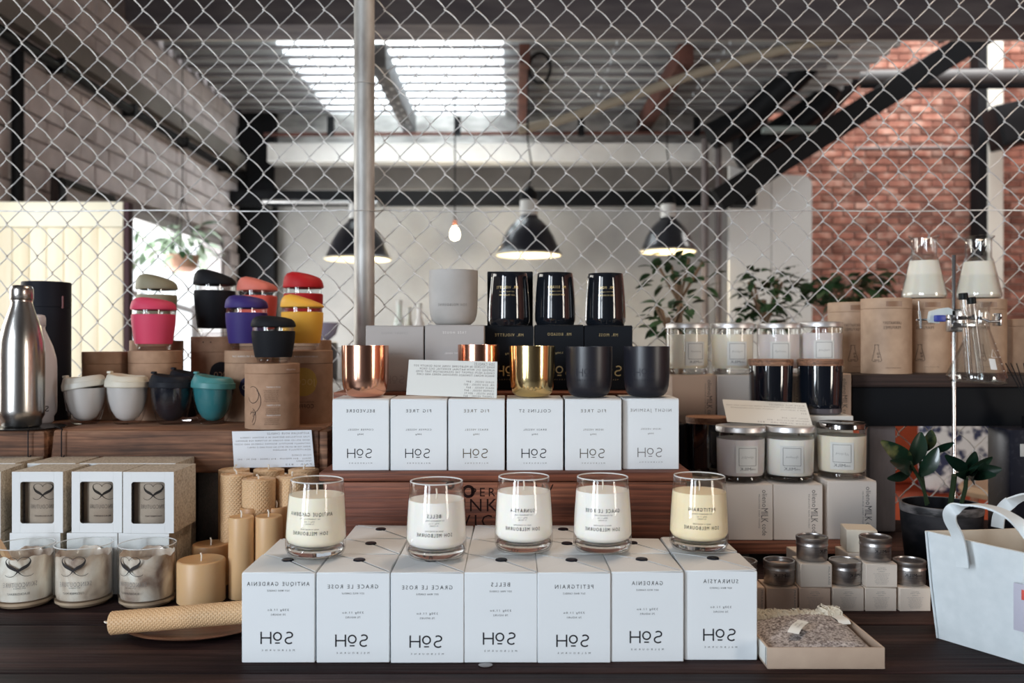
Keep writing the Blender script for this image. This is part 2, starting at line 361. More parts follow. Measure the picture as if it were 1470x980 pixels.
struct('trim_7', MB().box(LX, RX, 6.3, 6.62, 3.58, 4.05), noisy('dark_timber_beam', (.075, .065, .075), (.135, .12, .125), 2, (1, 5, 5), .7, .3))
struct('trim_8', MB().rbox(-2.75, 4.1, 6.64, 6.72, 3.605, 3.70, .004), noisy('pale_fascia', (.66, .62, .56), (.84, .80, .74), 3, rough=.7))
clear_sheet = mat('clear_roof_sheet', (.80, .83, .84), .6); _nt = clear_sheet.node_tree; _tl = nd(_nt, 'ShaderNodeBsdfTranslucent'); _tl.inputs[0].default_value = (.93, .96, .97, 1); _mx = nd(_nt, 'ShaderNodeMixShader'); _mx.inputs[0].default_value = .88
_nt.links.new(_nt.nodes['Principled BSDF'].outputs[0], _mx.inputs[1]); _nt.links.new(_tl.outputs[0], _mx.inputs[2]); _nt.links.new(_mx.outputs[0], _nt.nodes['Material Output'].inputs[0])
rf = thing('iron_roof', 'corrugated iron roof panels with rusty rafters over the back of the room', 'roof', (0, 0, 3.63)); rf['kind'] = 'structure'
def sheet():
    mb = MB(); vs = []; fs = []; prof = []
    y = 6.72; pitch = .2
    while y < 9.0:
        prof += [(y, 0), (y + .06, 0), (y + .09, .065), (y + .17, .065)]; y += pitch
    n = len(prof)
    for x in (-.448, .448):
        for yy, zz in prof: vs.append((x, yy, zz))
    for i in range(n - 1): fs.append((i, i + 1, n + i + 1, n + i))
    vs += [(a, b_, c + .004) for a, b_, c in vs]; fs += [tuple(2 * n + q for q in reversed(f)) for f in fs]
    return mb.add(vs, fs)
for k in range(6): part('roof_sheet', sheet, clear_sheet if k in (1, 2) else tin_roof, rf, False, loc=(-2.32 + k * .9, 0, (k % 2) * .004), key='sheet', fix=False)
part('roof_sheet', lambda: sheet(), tin_roof, rf, False, loc=(-2.32 + 5.9 * .9 - .35, 0, .006), key='sheet', fix=False)
band_m = mat('shade_band_grey', (.20, .19, .20), .7)  # added grey strips that paint shade bands under the roof sheets
for k in range(9): part('shade_band', lambda: MB().rbox(-2.74, 2.66, -.02, .02, -.03, -.004, .003, 1), band_m, rf, loc=(0, 6.88 + k * .24, 0), key='shade_band')
def rafter(px0, Y0, Y1, wd, m, lab=None):
    x = PX(px0, Y0)
    part('rafter', MB().rbox(x - wd / 2, x + wd / 2, Y0, Y1, -.19, -.032, .006), m, rf, label=lab)
rafter(753, 6.75, 8.95, .085, rust, 'rust red rafter'); rafter(985, 6.75, 8.95, .12, rust)
o = part('rafter', MB().rbox(-1.1, -.98, 6.75, 8.9, -.22, -.032, .006), noisy('dark_grey_steel', (.04, .04, .045), (.08, .075, .075), 6), rf, label='dark perforated rafter')
for k in range(14): part('bolt', MB().lathe([(0, 0), (.016, 0), (.012, .008), (0, .01)], 8).xf(Matrix.Rotation(R(180), 4, 'X')), mat('bolt_pale', (.4, .4, .4), .5), o, loc=(-1.07 + .06 * (k % 2), 7.2 + k * .11, -.22), key='rbolt')
# brick wall of the open bay to the right
wr = struct('wall_brick', MB().box(2.3, RX, 9.56, 9.8, 0, 6.0), mortar_r)
struct('wall_right', MB().box(RX, RX + .2, FY, 9.8, 0, 6.0), noisy('red_brick_far', (.25, .08, .05), (.42, .17, .11), 4, rough=.9))
HB = .0815; LBk = .243; cells = []
for row in range(80):
    z = row * HB
    if z < 1.05 or z > 4.75: continue
    for k in range(19):
        x = 2.9 + k * LBk + (LBk / 2 if row % 2 else 0)
        if x + LBk / 2 > RX: continue
        cells.append((x, z))
cells.sort(key=lambda c: abs(c[0] - 4.3) + abs(c[1] - 2.6) * .9)
rb = random.Random(5); rest = MB()
for q, (x, z) in enumerate(cells):
    i = rb.randrange(3); jy = rb.uniform(-.005, .004)
    if q < 300: part('brick', lambda: MB().rbox(-LBk / 2 + .006, LBk / 2 - .006, -.02, .02, -HB / 2 + .006, HB / 2 - .006, .004, 1).fn(lambda a, b_, c: (a + rb.uniform(-.002, .002), b_, c + rb.uniform(-.002, .002))), red_brick, wr, loc=(x, 9.555 + jy, z), key='rb%d' % i)
    else: rest.box(x - LBk / 2 + .006, x + LBk / 2 - .006, 9.535 + jy, 9.575 + jy, z - HB / 2 + .006, z + HB / 2 - .006)
o = part('brickwork', rest, red_brick, wr, False); o['kind'] = 'stuff'
struct('trim_9', MB().rbox(PX(1419, 9.3), PX(1441, 9.3), 9.3, 9.5, 0, 4.7, .01), mat('cream_post_paint', (.72, .71, .64), .6))
struct('trim_10', MB().rbox(PX(1405, 9.32), PX(1418.5, 9.32), 9.32, 9.5, 1.2, 4.7, .005), black_steel)
struct('trim_11', MB().box(2.32, 2.62, 8.9, 9.55, 0, 3.9), mat('brown_grey_post', (.09, .075, .075), .7))
for px, wpx in ((1012, 10), (1031, 9)):
    t = part('downpipe', MB().tube([(PX(px, 8.4), 8.4, 0), (PX(px, 8.4), 8.4, PZ(200, 8.4))], wpx * .5 * 8.4 / F, 12), noisy('grey_brown_pipe', (.13, .11, .11), (.2, .17, .17), 4), None)
    tag(t, 'grey brown downpipe, %s of the two beside the white partition' % ('left one' if px < 1020 else 'right one'), 'pipe')
# white partition with a rounded corner
def rrect(x0, x1, z0, z1, r):
    return [(x0, z0), (x1, z0)] + [(x1 - r + r * math.cos(R(a)), z1 - r + r * math.sin(R(a))) for a in range(0, 91, 15)] + [(x0, z1)]
t = thing('white_partition', 'white partition panel with rounded corner beside the red brick wall', 'partition', (0, 8.0, 0)); t['kind'] = 'structure'
x0, x1, xm = PX(1046, 8), PX(1164, 8), PX(1106, 8)
wpaint = mat('white_partition_paint', (.86, .88, .87), .7)
part('panel', MB().prism(rrect(xm + .004, x1, 0, PZ(252, 8), .09), -.03, .03), wpaint, t); part('panel', MB().prism([(x0, 0), (xm - .004, 0), (xm - .004, PZ(258, 8)), (x0, PZ(238, 8))], -.03, .03), wpaint, t)
# diagonal truss, ducts, pipes
def bar(p, q, wd, dp):
    p = Vector(p); q = Vector(q); d = (q - p); L = d.length; M = Matrix.Translation(p) @ Vector((1, 0, 0)).rotation_difference(d).to_matrix().to_4x4()
    return MB().rbox(0, L, -dp / 2, dp / 2, -wd / 2, wd / 2, .006, 1).xf(M)
def pt(px, py, Y): return (PX(px, Y), Y, PZ(py, Y))
t = thing('steel_brace', 'large black diagonal steel brace crossing in front of the brick wall', 'beam', (0, 0, 0)); t['kind'] = 'structure'
part('brace', bar(pt(1030, 288, 7.4), pt(1452, 24, 7.4), .20, .12), black_steel, t); part('gusset_plate', MB().prism([(PX(x, 7.4), PZ(y, 7.4)) for x, y in ((1352, 60), (1470, 20), (1480, -10), (1345, -10))], 7.33, 7.47), black_steel, t, False)
part('bottom_chord', MB().rbox(2.08, PX(1052, 7.5), 7.42, 7.58, PZ(296, 7.5), PZ(274, 7.5), .006), black_steel, t)
t = part('air_duct', MB().tube([pt(1020, 196, 7.9), pt(1075, 168, 7.9), pt(1130, 120, 7.7), pt(1165, 84, 7.6), pt(1190, 66, 7.5)], .125, 16), black_steel, None); tag(t, 'thick black round duct rising to the right under the iron roof', 'duct')
t = part('air_duct', MB().tube([pt(1056, 206, 8.3), pt(1098, 205, 8.3), pt(1180, 150, 8.3), pt(1216, 112, 8.3)], .14, 16), black_steel, None); tag(t, 'black duct bending up behind the diagonal brace to the long pipe', 'duct')
t = part('wall_pipe', MB().tube([(PX(1210, 8.5), 8.5, PZ(112, 8.5)), (RX - .02, 8.5, PZ(108, 8.5))], .075, 14), mat('grey_pipe', (.09, .088, .09), .6), None); tag(t, 'long horizontal grey pipe high across the brick wall', 'pipe')
t = part('wall_pipe', MB().tube([(PX(1235, 8.5), 8.5, PZ(121, 8.45)), (RX - .02, 8.5, PZ(121, 8.45))], .03, 10), black_steel, None); tag(t, 'thin black pipe just under the long horizontal grey pipe', 'pipe')
t = part('bundle', MB().tube([pt(1060, 232, 7.7), pt(1110, 200, 7.7), pt(1150, 178, 7.7), pt(1184, 150, 7.7), pt(1196, 128, 7.7)], .075, 12), black_steel, None); t.name = 'hanging_cable_bundle'; tag(t, 'black cable bundle sagging between the ducts', 'cable')
t = part('light_strip', MB().rbox(PX(1095, 7.3), PX(1170, 7.3), 7.25, 7.35, PZ(190, 7.3), PZ(183, 7.3), .003), mat('strip_teal', (.25, .3, .29), .4), None); tag(t, 'slim grey green strip batten under the ducts', 'batten')
t = part('conduit_pipe', MB().tube([(PX(1230, 9.4), 9.46, PZ(213, 9.46)), (PX(1404, 9.4), 9.46, PZ(211, 9.46))], .018, 8), mat('grey_pipe_thin', (.25, .2, .19), .6), None); tag(t, 'thin conduit fixed across the middle of the red brick wall', 'pipe')
t = part('flexible_hose', MB().tube([pt(744, 186, 6.95), pt(800, 174, 6.95), pt(900, 140, 6.9), pt(1000, 105, 6.9), pt(1080, 82, 6.85), pt(1160, 62, 6.85), pt(1240, 52, 6.8)], .038, 12), mat('pale_hose', (.36, .32, .25), .6), None); tag(t, 'pale beige hose curving diagonally under the corrugated roof', 'hose')
t = part('cable_coil', MB().tube([(PX(775, 7) + .085 * math.cos(R(a)), 6.98 + a * .00004, PZ(98, 7) + .12 * math.sin(R(a))) for a in range(0, 700, 20)], .011, 6), black_steel, None); tag(t, 'black coil of cable hanging beside the rust red rafter', 'cable')
# speaker on the post
t = thing('wall_speaker', 'black box speaker tilted high on the cream post at the right edge', 'speaker', (PX(1455, 8.9), 8.9, PZ(180, 8.9)), rot=(0, R(-12), R(-8)))
part('cabinet', MB().rbox(-.2, .26, -.15, .2, -.2, .22, .02), black_steel, t); part('grille', MB().rbox(-.17, .23, -.158, -.148, -.17, .19, .008), mat('grille_black', (.02, .02, .022), .8), t); part('bracket', MB().box(-.03, .03, .19, .42, -.04, .04), black_steel, t, False)
# ---- left door leaf (opened into the room)
door = thing('door_2', 'tall cream timber board door standing open at the far left', 'door', (0, 4.3, 0)); door['kind'] = 'structure'
cream = noisy('cream_door_boards', (.82, .74, .56), (.88, .84, .70), 3, (6, 1, .6), .5, .1, rnd=.04); cream2 = noisy('cream_door_rail', (.84, .82, .68), (.9, .88, .76), 3, rough=.5, bump=.1)
zt = PZ(291, 4.3); xr = PX(181, 4.3)
part('top_rail', MB().rbox(LX + .03, xr, -.035, .0, PZ(327, 4.3), zt, .003), cream2, door)
xe = PX(145, 4.3) ; xb = xr - .006
part('stile', MB().rbox(PX(145, 4.3) + .002, xr, -.0345, .0, .02, PZ(327, 4.3) - .002, .003), cream, door)
x = PX(145, 4.3) - .002
while x > LX + .05:
    x2 = max(x - .0845, LX + .03)
    part('board', MB().rbox(x2 + .002, x, -.028, .0, .02, PZ(327, 4.3) - .002, .003), cream, door); x = x2
part('edge', MB().rbox(xr + .001, PX(189, 4.3), -.03, .02, .02, zt, .003), mat('dark_door_edge', (.06, .035, .045), .6), door, label='dark purple brown closing edge')
# ---- black framed board leaning high on the left wall + easel behind the door
t = thing('framed_mirror', 'black metal framed panel on the left wall above the cream door', 'frame', (LX + .06, 0, 0))
fy0, fy1 = 5.25, 5.95; zz0 = 1.75; zz1 = 2.26
part('backing', MB().box(0, .01, fy0, fy1, zz0, zz1), mat('panel_taupe', (.28, .25, .25), .5), t, False)
for a in ((fy0 - .03, fy0 + .05, zz0, zz1), (fy1 - .02, fy1 + .02, zz0, zz1), (fy0, fy1, zz1 - .02, zz1 + .02), (fy0, fy1, zz0 - .02, zz0 + .02)):
    part('rail', MB().rbox(-.01, .03, a[0], a[1], a[2], a[3], .003), black_steel, t)
t = thing('wall_lamp', 'dark round wall lamp shade low in front of the black framed panel', 'lamp', (LX + .12, 5.52, 2.05))
part('shade', MB().lathe([(0, .09), (.07, .075), (.11, .02), (.12, -.06), (.115, -.06), (.1, .015), (.06, .065), (0, .08)], 20), mat('shade_dark', (.05, .045, .06), .5), t)
part('arm', MB().tube([(-.11, 0, .0), (-.05, 0, .09), (0, 0, .09)], .01), black_steel, t)
t = thing('easel', 'small dark wooden easel frame at the far left above the door', 'easel', (LX + .16, 4.95, 0))
dkw = mat('dark_stained_wood', (.03, .022, .022), .6)
part('leg', MB().tube([(0, -.06, 0), (0, .06, 2.28)], .012), dkw, t); part('leg', MB().tube([(0, .38, 0), (0, .08, 2.26)], .012), dkw, t); part('crossbar', MB().tube([(0, 0, 1.9), (0, .22, 2.0)], .012), dkw, t); part('leg', MB().tube([(.25, .16, 0), (0, .07, 2.2)], .01), dkw, t)
# ---- hanging plant in the bright doorway
leafy = noisy('leaf_green', (.010, .038, .014), (.035, .09, .03), 20, rough=.5, bump=0, rnd=.3)
pale_leaf = noisy('leaf_sage', (.22, .32, .22), (.36, .46, .34), 15, rough=.6, bump=0, rnd=.2)
def leaf(L, W, droop=.25, n=6, fold=.12, thick=0):
    mb = MB(); vs = []; fs = []
    for i in range(n + 1):
        t_ = i / n; wd = W / 2 * math.sin(math.pi * min(1, t_ * .93 + .035)) ** .8
        z = -droop * L * t_ * t_; x = L * t_
        vs += [(x, -wd, z + fold * wd), (x, 0, z), (x, wd, z + fold * wd)]
    for i in range(n):
        for k in range(2): fs.append((3 * i + k, 3 * i + k + 1, 3 * i + k + 4, 3 * i + k + 3))
    return mb.add(vs, fs)
def place_leaf(parent, loc, az, el, roll, key, L, W, m, droop=.3, lab=None):
    q = Euler((roll, -el, az), 'XYZ'); o = part('leaf', lambda: leaf(L, W, droop), m, parent, key=key, fix=False, loc=loc); o.rotation_euler = q
    if lab: o['label'] = lab
    return o
rl = random.Random(3)
def plant_leaves(parent, n, ctr, rad, L, W, m, key, seed=0, names=None, up=0):
    r = random.Random(seed)
    for i in range(n):
        a = r.uniform(0, 6.283); q = r.random() ** .5; zz = r.uniform(-1, 1)
        p = (ctr[0] + rad[0] * q * math.cos(a), ctr[1] + rad[1] * q * math.sin(a), ctr[2] + rad[2] * zz)
        place_leaf(parent, p, a + r.uniform(-.6, .6), up + r.uniform(-.7, .6), r.uniform(-.5, .5), key + str(i % 2), L * (1 if i % 2 else .8), W, m, .4)
hp = thing('hanging_plant', 'hanging plant in a terracotta pot in the bright left doorway', 'plant', (PX(262, 7.0), 7.0, 1.85), group=None)
part('pot', MB().lathe([(0, 0), (.07, 0), (.11, .03), (.13, .13), (.12, .13), (.1, .04), (0, .02)], 20), mat('terracotta_pot', (.36, .2, .14), .8), hp)
for a in (0, 2.1, 4.2): part('hanger', MB().tube([(.12 * math.cos(a), .12 * math.sin(a), .12), (0, 0, .62)], .004, 5), black_steel, hp)
part('hanger', MB().tube([(0, 0, .61), (0, 0, 2.14)], .004, 5), black_steel, hp)
plant_leaves(hp, 46, (0, 0, .22), (.26, .22, .12), .15, .06, pale_leaf, 'sage', 2); plant_leaves(hp, 26, (-.17, 0, .2), (.2, .15, .14), .15, .05, pale_leaf, 'sage', 8); plant_leaves(hp, 12, (.05, 0, .27), (.14, .14, .12), .15, .06, leafy, 'hleaf', 5)

# ---- pendant lamps and the bare bulb
enamel = mat('black_enamel', (.018, .02, .028), .28, coat=.5); inner = mat('lamp_inner_glow', (.9, .85, .65), .5, emit=(1, .83, .52), es=.75)
def pendant(px, pyr, wpx, Y, top, lab):
    r = wpx / 2 * Y / F; t = thing('pendant_lamp', lab, 'lamp', (PX(px, Y), Y, PZ(pyr, Y)), group='black enamel pendant lamps')
    h = r * 1.22
    pr = [(1.0, 0), (1.03, .03), (.97, .09), (.9, .25), (.78, .55), (.6, .85), (.4, 1.06), (.3, 1.14), (.28, 1.22)]
    part('shade', MB().lathe([(a * r, b_ * r) for a, b_ in pr], 36), enamel, t)
    part('shade_lining', MB().lathe([(.2 * r, 1.12 * r), (.37 * r, 1.02 * r), (.57 * r, .82 * r), (.75 * r, .53 * r), (.87 * r, .23 * r), (.94 * r, .05 * r), (.99 * r, .012 * r)], 36), inner, t)
    part('rim', MB().lathe([(.985 * r, -.005), (1.035 * r, .0), (1.03 * r, .03 * r), (.99 * r, .02 * r)], 36, loop=True), mat('lamp_rim_cream', (.6, .56, .45), .4), t)
    part('neck', MB().lathe([(.27 * r, 1.2 * r), (.27 * r, 1.68 * r), (.2 * r, 1.70 * r), (0, 1.7 * r)], 20), mat('neck_white', (.62, .63, .62), .5), t)
    part('cap', MB().lathe([(.2 * r, 1.7 * r), (.28 * r, 1.76 * r), (.24 * r, 1.95 * r), (.1 * r, 2.1 * r), (0, 2.12 * r)], 16), black_steel, t)
    part('cord', MB().tube([(0, 0, 2.1 * r), (.03, 0, 2.6 * r), (-.01, 0, 3.6 * r), (0, 0, 3.61 - PZ(pyr, Y))], .006, 6), black_steel, t)
    part('bulb', MB().lathe([(0, .25 * r), (.16 * r, .35 * r), (.18 * r, .5 * r), (.08 * r, .75 * r), (.06 * r, 1.0 * r)], 16), mat('bulb_glow', (1, .9, .7), .5, emit=(1, .82, .55), es=3), t)
    l = bpy.data.lights.new('lamp_light', 'POINT'); l.energy = 7; l.color = (1, .8, .52); l.shadow_soft_size = .05; lo = bpy.data.objects.new('lamp_light', l); S.collection.objects.link(lo); lo.parent = t; lo.location = (0, 0, .12 * r)
pendant(514, 372, 94, 6.9, 0, 'black pendant lamp nearest the left, partly behind the galvanised fence post')
pendant(759, 366, 93, 6.9, 0, 'black dome pendant lamp in the middle, right of the bare bulb')
pendant(959, 361, 80, 7.9, 0, 'black dome pendant lamp at the right, nearest the white partition')
t = thing('bare_bulb', 'small bare glowing bulb on a cord before the grey wall', 'bulb', (PX(653, 8.3), 8.3, PZ(345, 8.3)))
part('glass_bulb', MB().lathe([(0, 0), (.035, .015), (.048, .055), (.035, .1), (.02, .13), (0, .13)], 20), mat('bulb_hot', (1, .9, .7), .5, emit=(1, .85, .6), es=14), t)
part('socket', MB().lathe([(0, .13), (.022, .13), (.022, .18), (.01, .2), (0, .2)], 12), rust, t); part('cord', MB().tube([(0, 0, .19), (0, 0, .45), (.0, 0, 1.78 + .0)], .007, 6), black_steel, t)
l = bpy.data.lights.new('bulb_light', 'POINT'); l.energy = 16; l.color = (1, .8, .5); l.shadow_soft_size = .05; lo = bpy.data.objects.new('bulb_light', l); S.collection.objects.link(lo); lo.parent = t; lo.location = (.0, -.12, .05)

# ---- cafe counter, bottles and bits beyond the fence
ct = thing('cafe_counter', 'pale timber cafe counter beyond the wire fence', 'counter', (0, 4.6, 0))
part('body', MB().rbox(-1.7, .6, -.3, .3, 0, 1.04, .005), noisy('counter_front', (.5, .42, .35), (.62, .54, .46), 3, (6, 1, 1)), ct); part('worktop', MB().rbox(-1.75, .65, -.33, .33, 1.041, 1.085, .004), noisy('counter_top', (.42, .4, .38), (.5, .48, .45), 4), ct)
bm_ = [(573, 430, 19, (.62, .70, .66)), (587, 441, 17, (.66, .68, .62)), (602, 435, 18, (.66, .66, .66))]
for i, (px, py, wpx, c) in enumerate(bm_):
    Y = 4.5 + (.1 if i == 1 else 0); r = wpx / 2 * Y / F; h = PZ(py, Y) - 1.087
    t = thing('bottle', ['pale green glass bottle, left of three on the counter behind the fence', 'shorter cream bottle, middle of three on the counter behind the fence', 'silver grey bottle, right of three on the counter behind the fence'][i], 'bottle', (PX(px, Y), Y, 1.086), group='bottles on the cafe counter')
    part('body', MB().lathe([(0, 0), (r, 0), (r, h * .6), (r * .7, h * .75), (r * .42, h * .82), (r * .4, h * .95), (0, h * .95)], 20), mat('bottle_col%d' % i, c, .25), t); part('cap', MB().lathe([(r * .44, h * .94), (r * .44, h), (0, h)], 16), mat('bottle_cap_pale', (.6, .62, .6), .4), t)
t = thing('coffee_grinder', 'dark coffee grinder with pale hopper on the counter, left of the post', 'grinder', (PX(462, 4.5), 4.5, 1.086))
part('body', MB().rbox(-.07, .07, -.07, .07, 0, .2, .01), mat('dark_machine', (.03, .03, .045), .35), t); part('hopper', MB().lathe([(.03, .2), (.075, .24), (.09, .30), (.085, .30), (0, .25)], 16), mat('hopper_mauve', (.32, .3, .42), .3), t)
t = thing('milk_jug', 'white milk jug on the counter beside the fence post', 'jug', (PX(494, 4.7), 4.7, 1.086)); part('body', MB().lathe([(0, 0), (.045, 0), (.05, .05), (.035, .12), (.038, .17), (.034, .17), (.03, .02), (0, .01)], 16), mat('jug_white', (.75, .77, .8), .3), t); part('handle', MB().tube([(.04, 0, .14), (.075, 0, .13), (.075, 0, .06), (.045, 0, .04)], .006), mat('jug_white', (.75, .77, .8), .3), t)
# glimpses below the right shelf
t = thing('upholstered_bench', 'red orange upholstered bench seen through the fence under the right shelf', 'bench', (2.0, 4.6, 0))
om = mat('orange_fabric', (.50, .09, .035), .8); part('seat', MB().rbox(-.65, .75, -.3, .3, .38, .5, .03), om, t); part('backrest', MB().rbox(-.65, .75, .2, .3, .5, .84, .03), om, t)
for sx in (-.55, .65):
    for sy in (-.24, .24): part('leg', MB().rbox(-.025, .025, -.025, .025, 0, .38, .003), dkw, t, loc=(sx, sy, 0), key='bleg')
t = thing('round_stool', 'pale timber stool standing beyond the fence beside the orange bench', 'stool', (2.02, 3.55, 0))
part('seat', MB().lathe([(0, .66), (.17, .66), (.18, .68), (.17, .7), (0, .7)], 24), mat('stool_ply', (.55, .38, .25), .5), t)
for a in range(4): part('leg', MB().tube([(.12 * math.cos(a * 1.57 + .8), .12 * math.sin(a * 1.57 + .8), .66), (.19 * math.cos(a * 1.57 + .8), .19 * math.sin(a * 1.57 + .8), 0)], .016), mat('stool_leg', (.45, .2, .12), .5), t)
t = thing('patterned_cushion', 'blue and white patterned cushion propped beyond the fence', 'cushion', (2.3, 4.48, .51)); cm = noisy('cushion_print', (.03, .04, .10), (.7, .72, .75), 14, rough=.8, bump=0, lo=.47, hi=.53)
cm2 = MB().rbox(-.2, .2, -.06, .06, 0, .38, .05, 3); part('cover', cm2, cm, t); part('piping', MB().tube([(-.19, 0, .02), (.19, 0, .02), (.19, 0, .36), (-.19, 0, .36), (-.19, 0, .02)], .008, 6), mat('piping_navy', (.03, .04, .1), .8), t)
# indoor plants beyond the fence
def bush(px, py, rpx, rpz, Y, n, lab, key, seed, sz=.1, m=leafy, stem=True):
    cx, cz = PX(px, Y), PZ(py, Y); t = thing('indoor_plant', lab, 'plant', (cx, Y, 0), group='leafy plants beyond the fence')
    part('pot', MB().lathe([(0, .0), (.12, .0), (.17, .3), (.155, .3), (.12, .05), (0, .05)], 20), mat('planter_grey', (.2, .19, .19), .7), t)
    r = random.Random(seed); part('stem', MB().tube([(0, 0, .1), (.02, 0, cz * .5), (0, .02, cz)], .012, 6), mat('stem_brown', (.16, .1, .06), .8), t)
    for k in range(4):
        a = k * 1.6; part('branch', MB().tube([(0, 0, cz - rpz * Y / F), (.5 * rpx * Y / F * math.cos(a), .1 * math.sin(a), cz), (.8 * rpx * Y / F * math.cos(a), .15 * math.sin(a), cz + .6 * rpz * Y / F)], .006, 5), mat('stem_brown', (.16, .1, .06), .8), t)
    plant_leaves(t, n, (0, 0, cz), (rpx * Y / F, .22, rpz * Y / F), sz, sz * .5, m, key, seed, up=.2)
    return t
bush(975, 398, 42, 36, 3.4, 60, 'loose leafy plant beyond the fence under the right hand pendant lamp', 'pa', 3, .065)
bush(962, 455, 26, 24, 2.6, 44, 'low dark plant beyond the fence just right of the black iron candles', 'pd', 13, .045)
bush(1098, 430, 31, 42, 3.6, 150, 'dense dark green plant silhouetted against the white partition', 'pb', 4, .06)
bush(1212, 418, 52, 22, 3.8, 120, 'spreading green plant before the brick wall above the kraft tubes', 'pc', 6, .08)

# ================================================================== THE CHAIN LINK FENCE
FNY = 1.97; fence = thing('chain_link_fence', 'galvanised chain link fence standing behind the display table', 'fence', (0, FNY, 0))
galv = noisy('galvanised_wire', (.50, .50, .50), (.74, .74, .74), 60, rough=.4, bump=.1, metal=.35, bdist=.0005)
galv_post = noisy('galvanised_post', (.30, .28, .26), (.60, .60, .58), 30, (1, 1, .35), .5, .3, metal=.45, lo=.3, hi=.7, bdist=.0008)
cw = 21.7 * FNY / F; ch_ = 47.15 * FNY / F; wr_ = .00128
def wire(seed, n=26, odd=0):
    rr = random.Random(seed); pts = []
    for i in range(n):
        z0 = -i * ch_; jb = rr.uniform(.8, 1.2) * .038 * ch_; e = .0022
        for k in range(6):
            t_ = k / 6; s_ = math.sin(math.pi * t_)
            pts.append((-e + (cw + 2 * e) * t_ + jb * .65 * s_, -.0026 * (1 if 0 < k < 6 else .0), z0 - ch_ / 2 * t_ + jb * s_))
        for k in range(6):
            t_ = k / 6; s_ = math.sin(math.pi * t_)
            pts.append((cw + e - (cw + 2 * e) * t_, .0022 * (1 if k else .0), z0 - ch_ / 2 - ch_ / 2 * t_ + .001 * s_ * rr.uniform(-1, 1)))
    return MB().tube(pts, wr_, 6)
x0w = PX(552 - 21.7 * 26, FNY)
for k in range(72):
    zt_ = PZ(14.3 - 47.15 * 3 - (4.5 * max(0, (k - 26)) / 34), FNY) + (ch_ / 2 if k % 2 else 0) + random.uniform(-.0012, .0012)
    part('wire', lambda: wire(k), galv, fence, loc=(x0w + k * cw, 0, zt_), key='wire%d' % (k % 6), fix=False, ang=80)
part('line_wire', MB().tube([(PX(px, FNY), -.004 + .002 * math.sin(px * .03), PZ(303 + .8 * math.sin(px * .021) + (1.2 * math.sin(px * .2) if 480 < px < 700 else 0), FNY)) for px in range(-60, 1560, 12)], .0014, 6), galv, fence)
px_, pr_ = PX(523, 1.925), 14.6 * 1.925 / F
part('post', MB().lathe([(pr_, 0), (pr_, 2.6), (pr_ * .9, 2.62), (0, 2.63)], 32), galv_post, fence, loc=(px_, -.045, 0))
part('post', MB().lathe([(pr_, 0), (pr_, 2.6), (pr_ * .9, 2.62), (0, 2.63)], 32), galv_post, fence, loc=(px_ - 2.4, -.045, 0)); part('post', MB().lathe([(pr_, 0), (pr_, 2.6), (pr_ * .9, 2.62), (0, 2.63)], 32), galv_post, fence, loc=(px_ + 2.4, -.045, 0))
for py in (121, 303): part('tie_wire', MB().lathe([(pr_ + .0003, -.001), (pr_ + .0022, 0), (pr_ + .0003, .001)], 32), galv, fence, loc=(px_, -.045, PZ(py, 1.925)), rot=(R(4), 0, 0))

# ================================================================== TABLE AND SHELVES
table_w = wood('table_wood', (.010, .006, .007), (.034, .018, .018), (.10, .054, .046), (1.5, 14, 14), .55, bump=1.0, spec=.07)
old_red = wood('crate_wood_red', (.075, .020, .011), (.22, .066, .034), (.41, .155, .085), (2.2, 20, 20), .6, ring=.8)
old_brown = wood('beam_wood_brown', (.075, .034, .020), (.26, .12, .066), (.50, .275, .165), (3, 15, 15), .7, ring=.6)
dark_plank = wood('shelf_wood_dark', (.012, .007, .007), (.03, .016, .014), (.06, .03, .022), (1.5, 20, 20), .6)
tb = thing('display_table', 'long dark stained plank display table', 'table', (0, 0, 0))
ed = [.80, 1.02, 1.195, 1.40, 1.62, 1.78, 1.902]
for a, b_ in zip(ed[:-1], ed[1:]):
    part('plank', MB().rbox(-1.7, 1.75, -(b_ - a) / 2 + .0012, (b_ - a) / 2 - .0012, -.045, 0, .0025).fn(lambda x, y, z: (x, y, z)), table_w, tb, loc=(0, (a + b_) / 2, TZ - random.uniform(0, .0008)))
part('apron', MB().rbox(-1.62, 1.67, .84, .865, .78, .853, .003), table_w, tb); part('apron', MB().rbox(-1.62, 1.67, 1.84, 1.865, .78, .853, .003), table_w, tb)
for x in (-1.6, 1.65):
    for y in (.9, 1.8): part('leg', MB().rbox(-.04, .04, -.04, .04, 0, .85, .004), table_w, tb, loc=(x, y, 0), key='tleg')
# small litter on the table
for i, (px, py, sx, sy) in enumerate(((697, 955, .0085, .006),)):
    Y = 485 / (py - 490); t = part('coin_disc', MB().lathe([(0, 0), (.008, 0), (.0085, .0006), (.007, .001), (0, .0008)], 24, sy=.8), mat('clear_sticker', (.25, .23, .23), .25), None, loc=(PX(px, Y), Y, TZ + .0004)); t.name = 'clear_disc'
    tag(t, 'small clear disc lying on the table before the front row of white boxes', 'sticker')
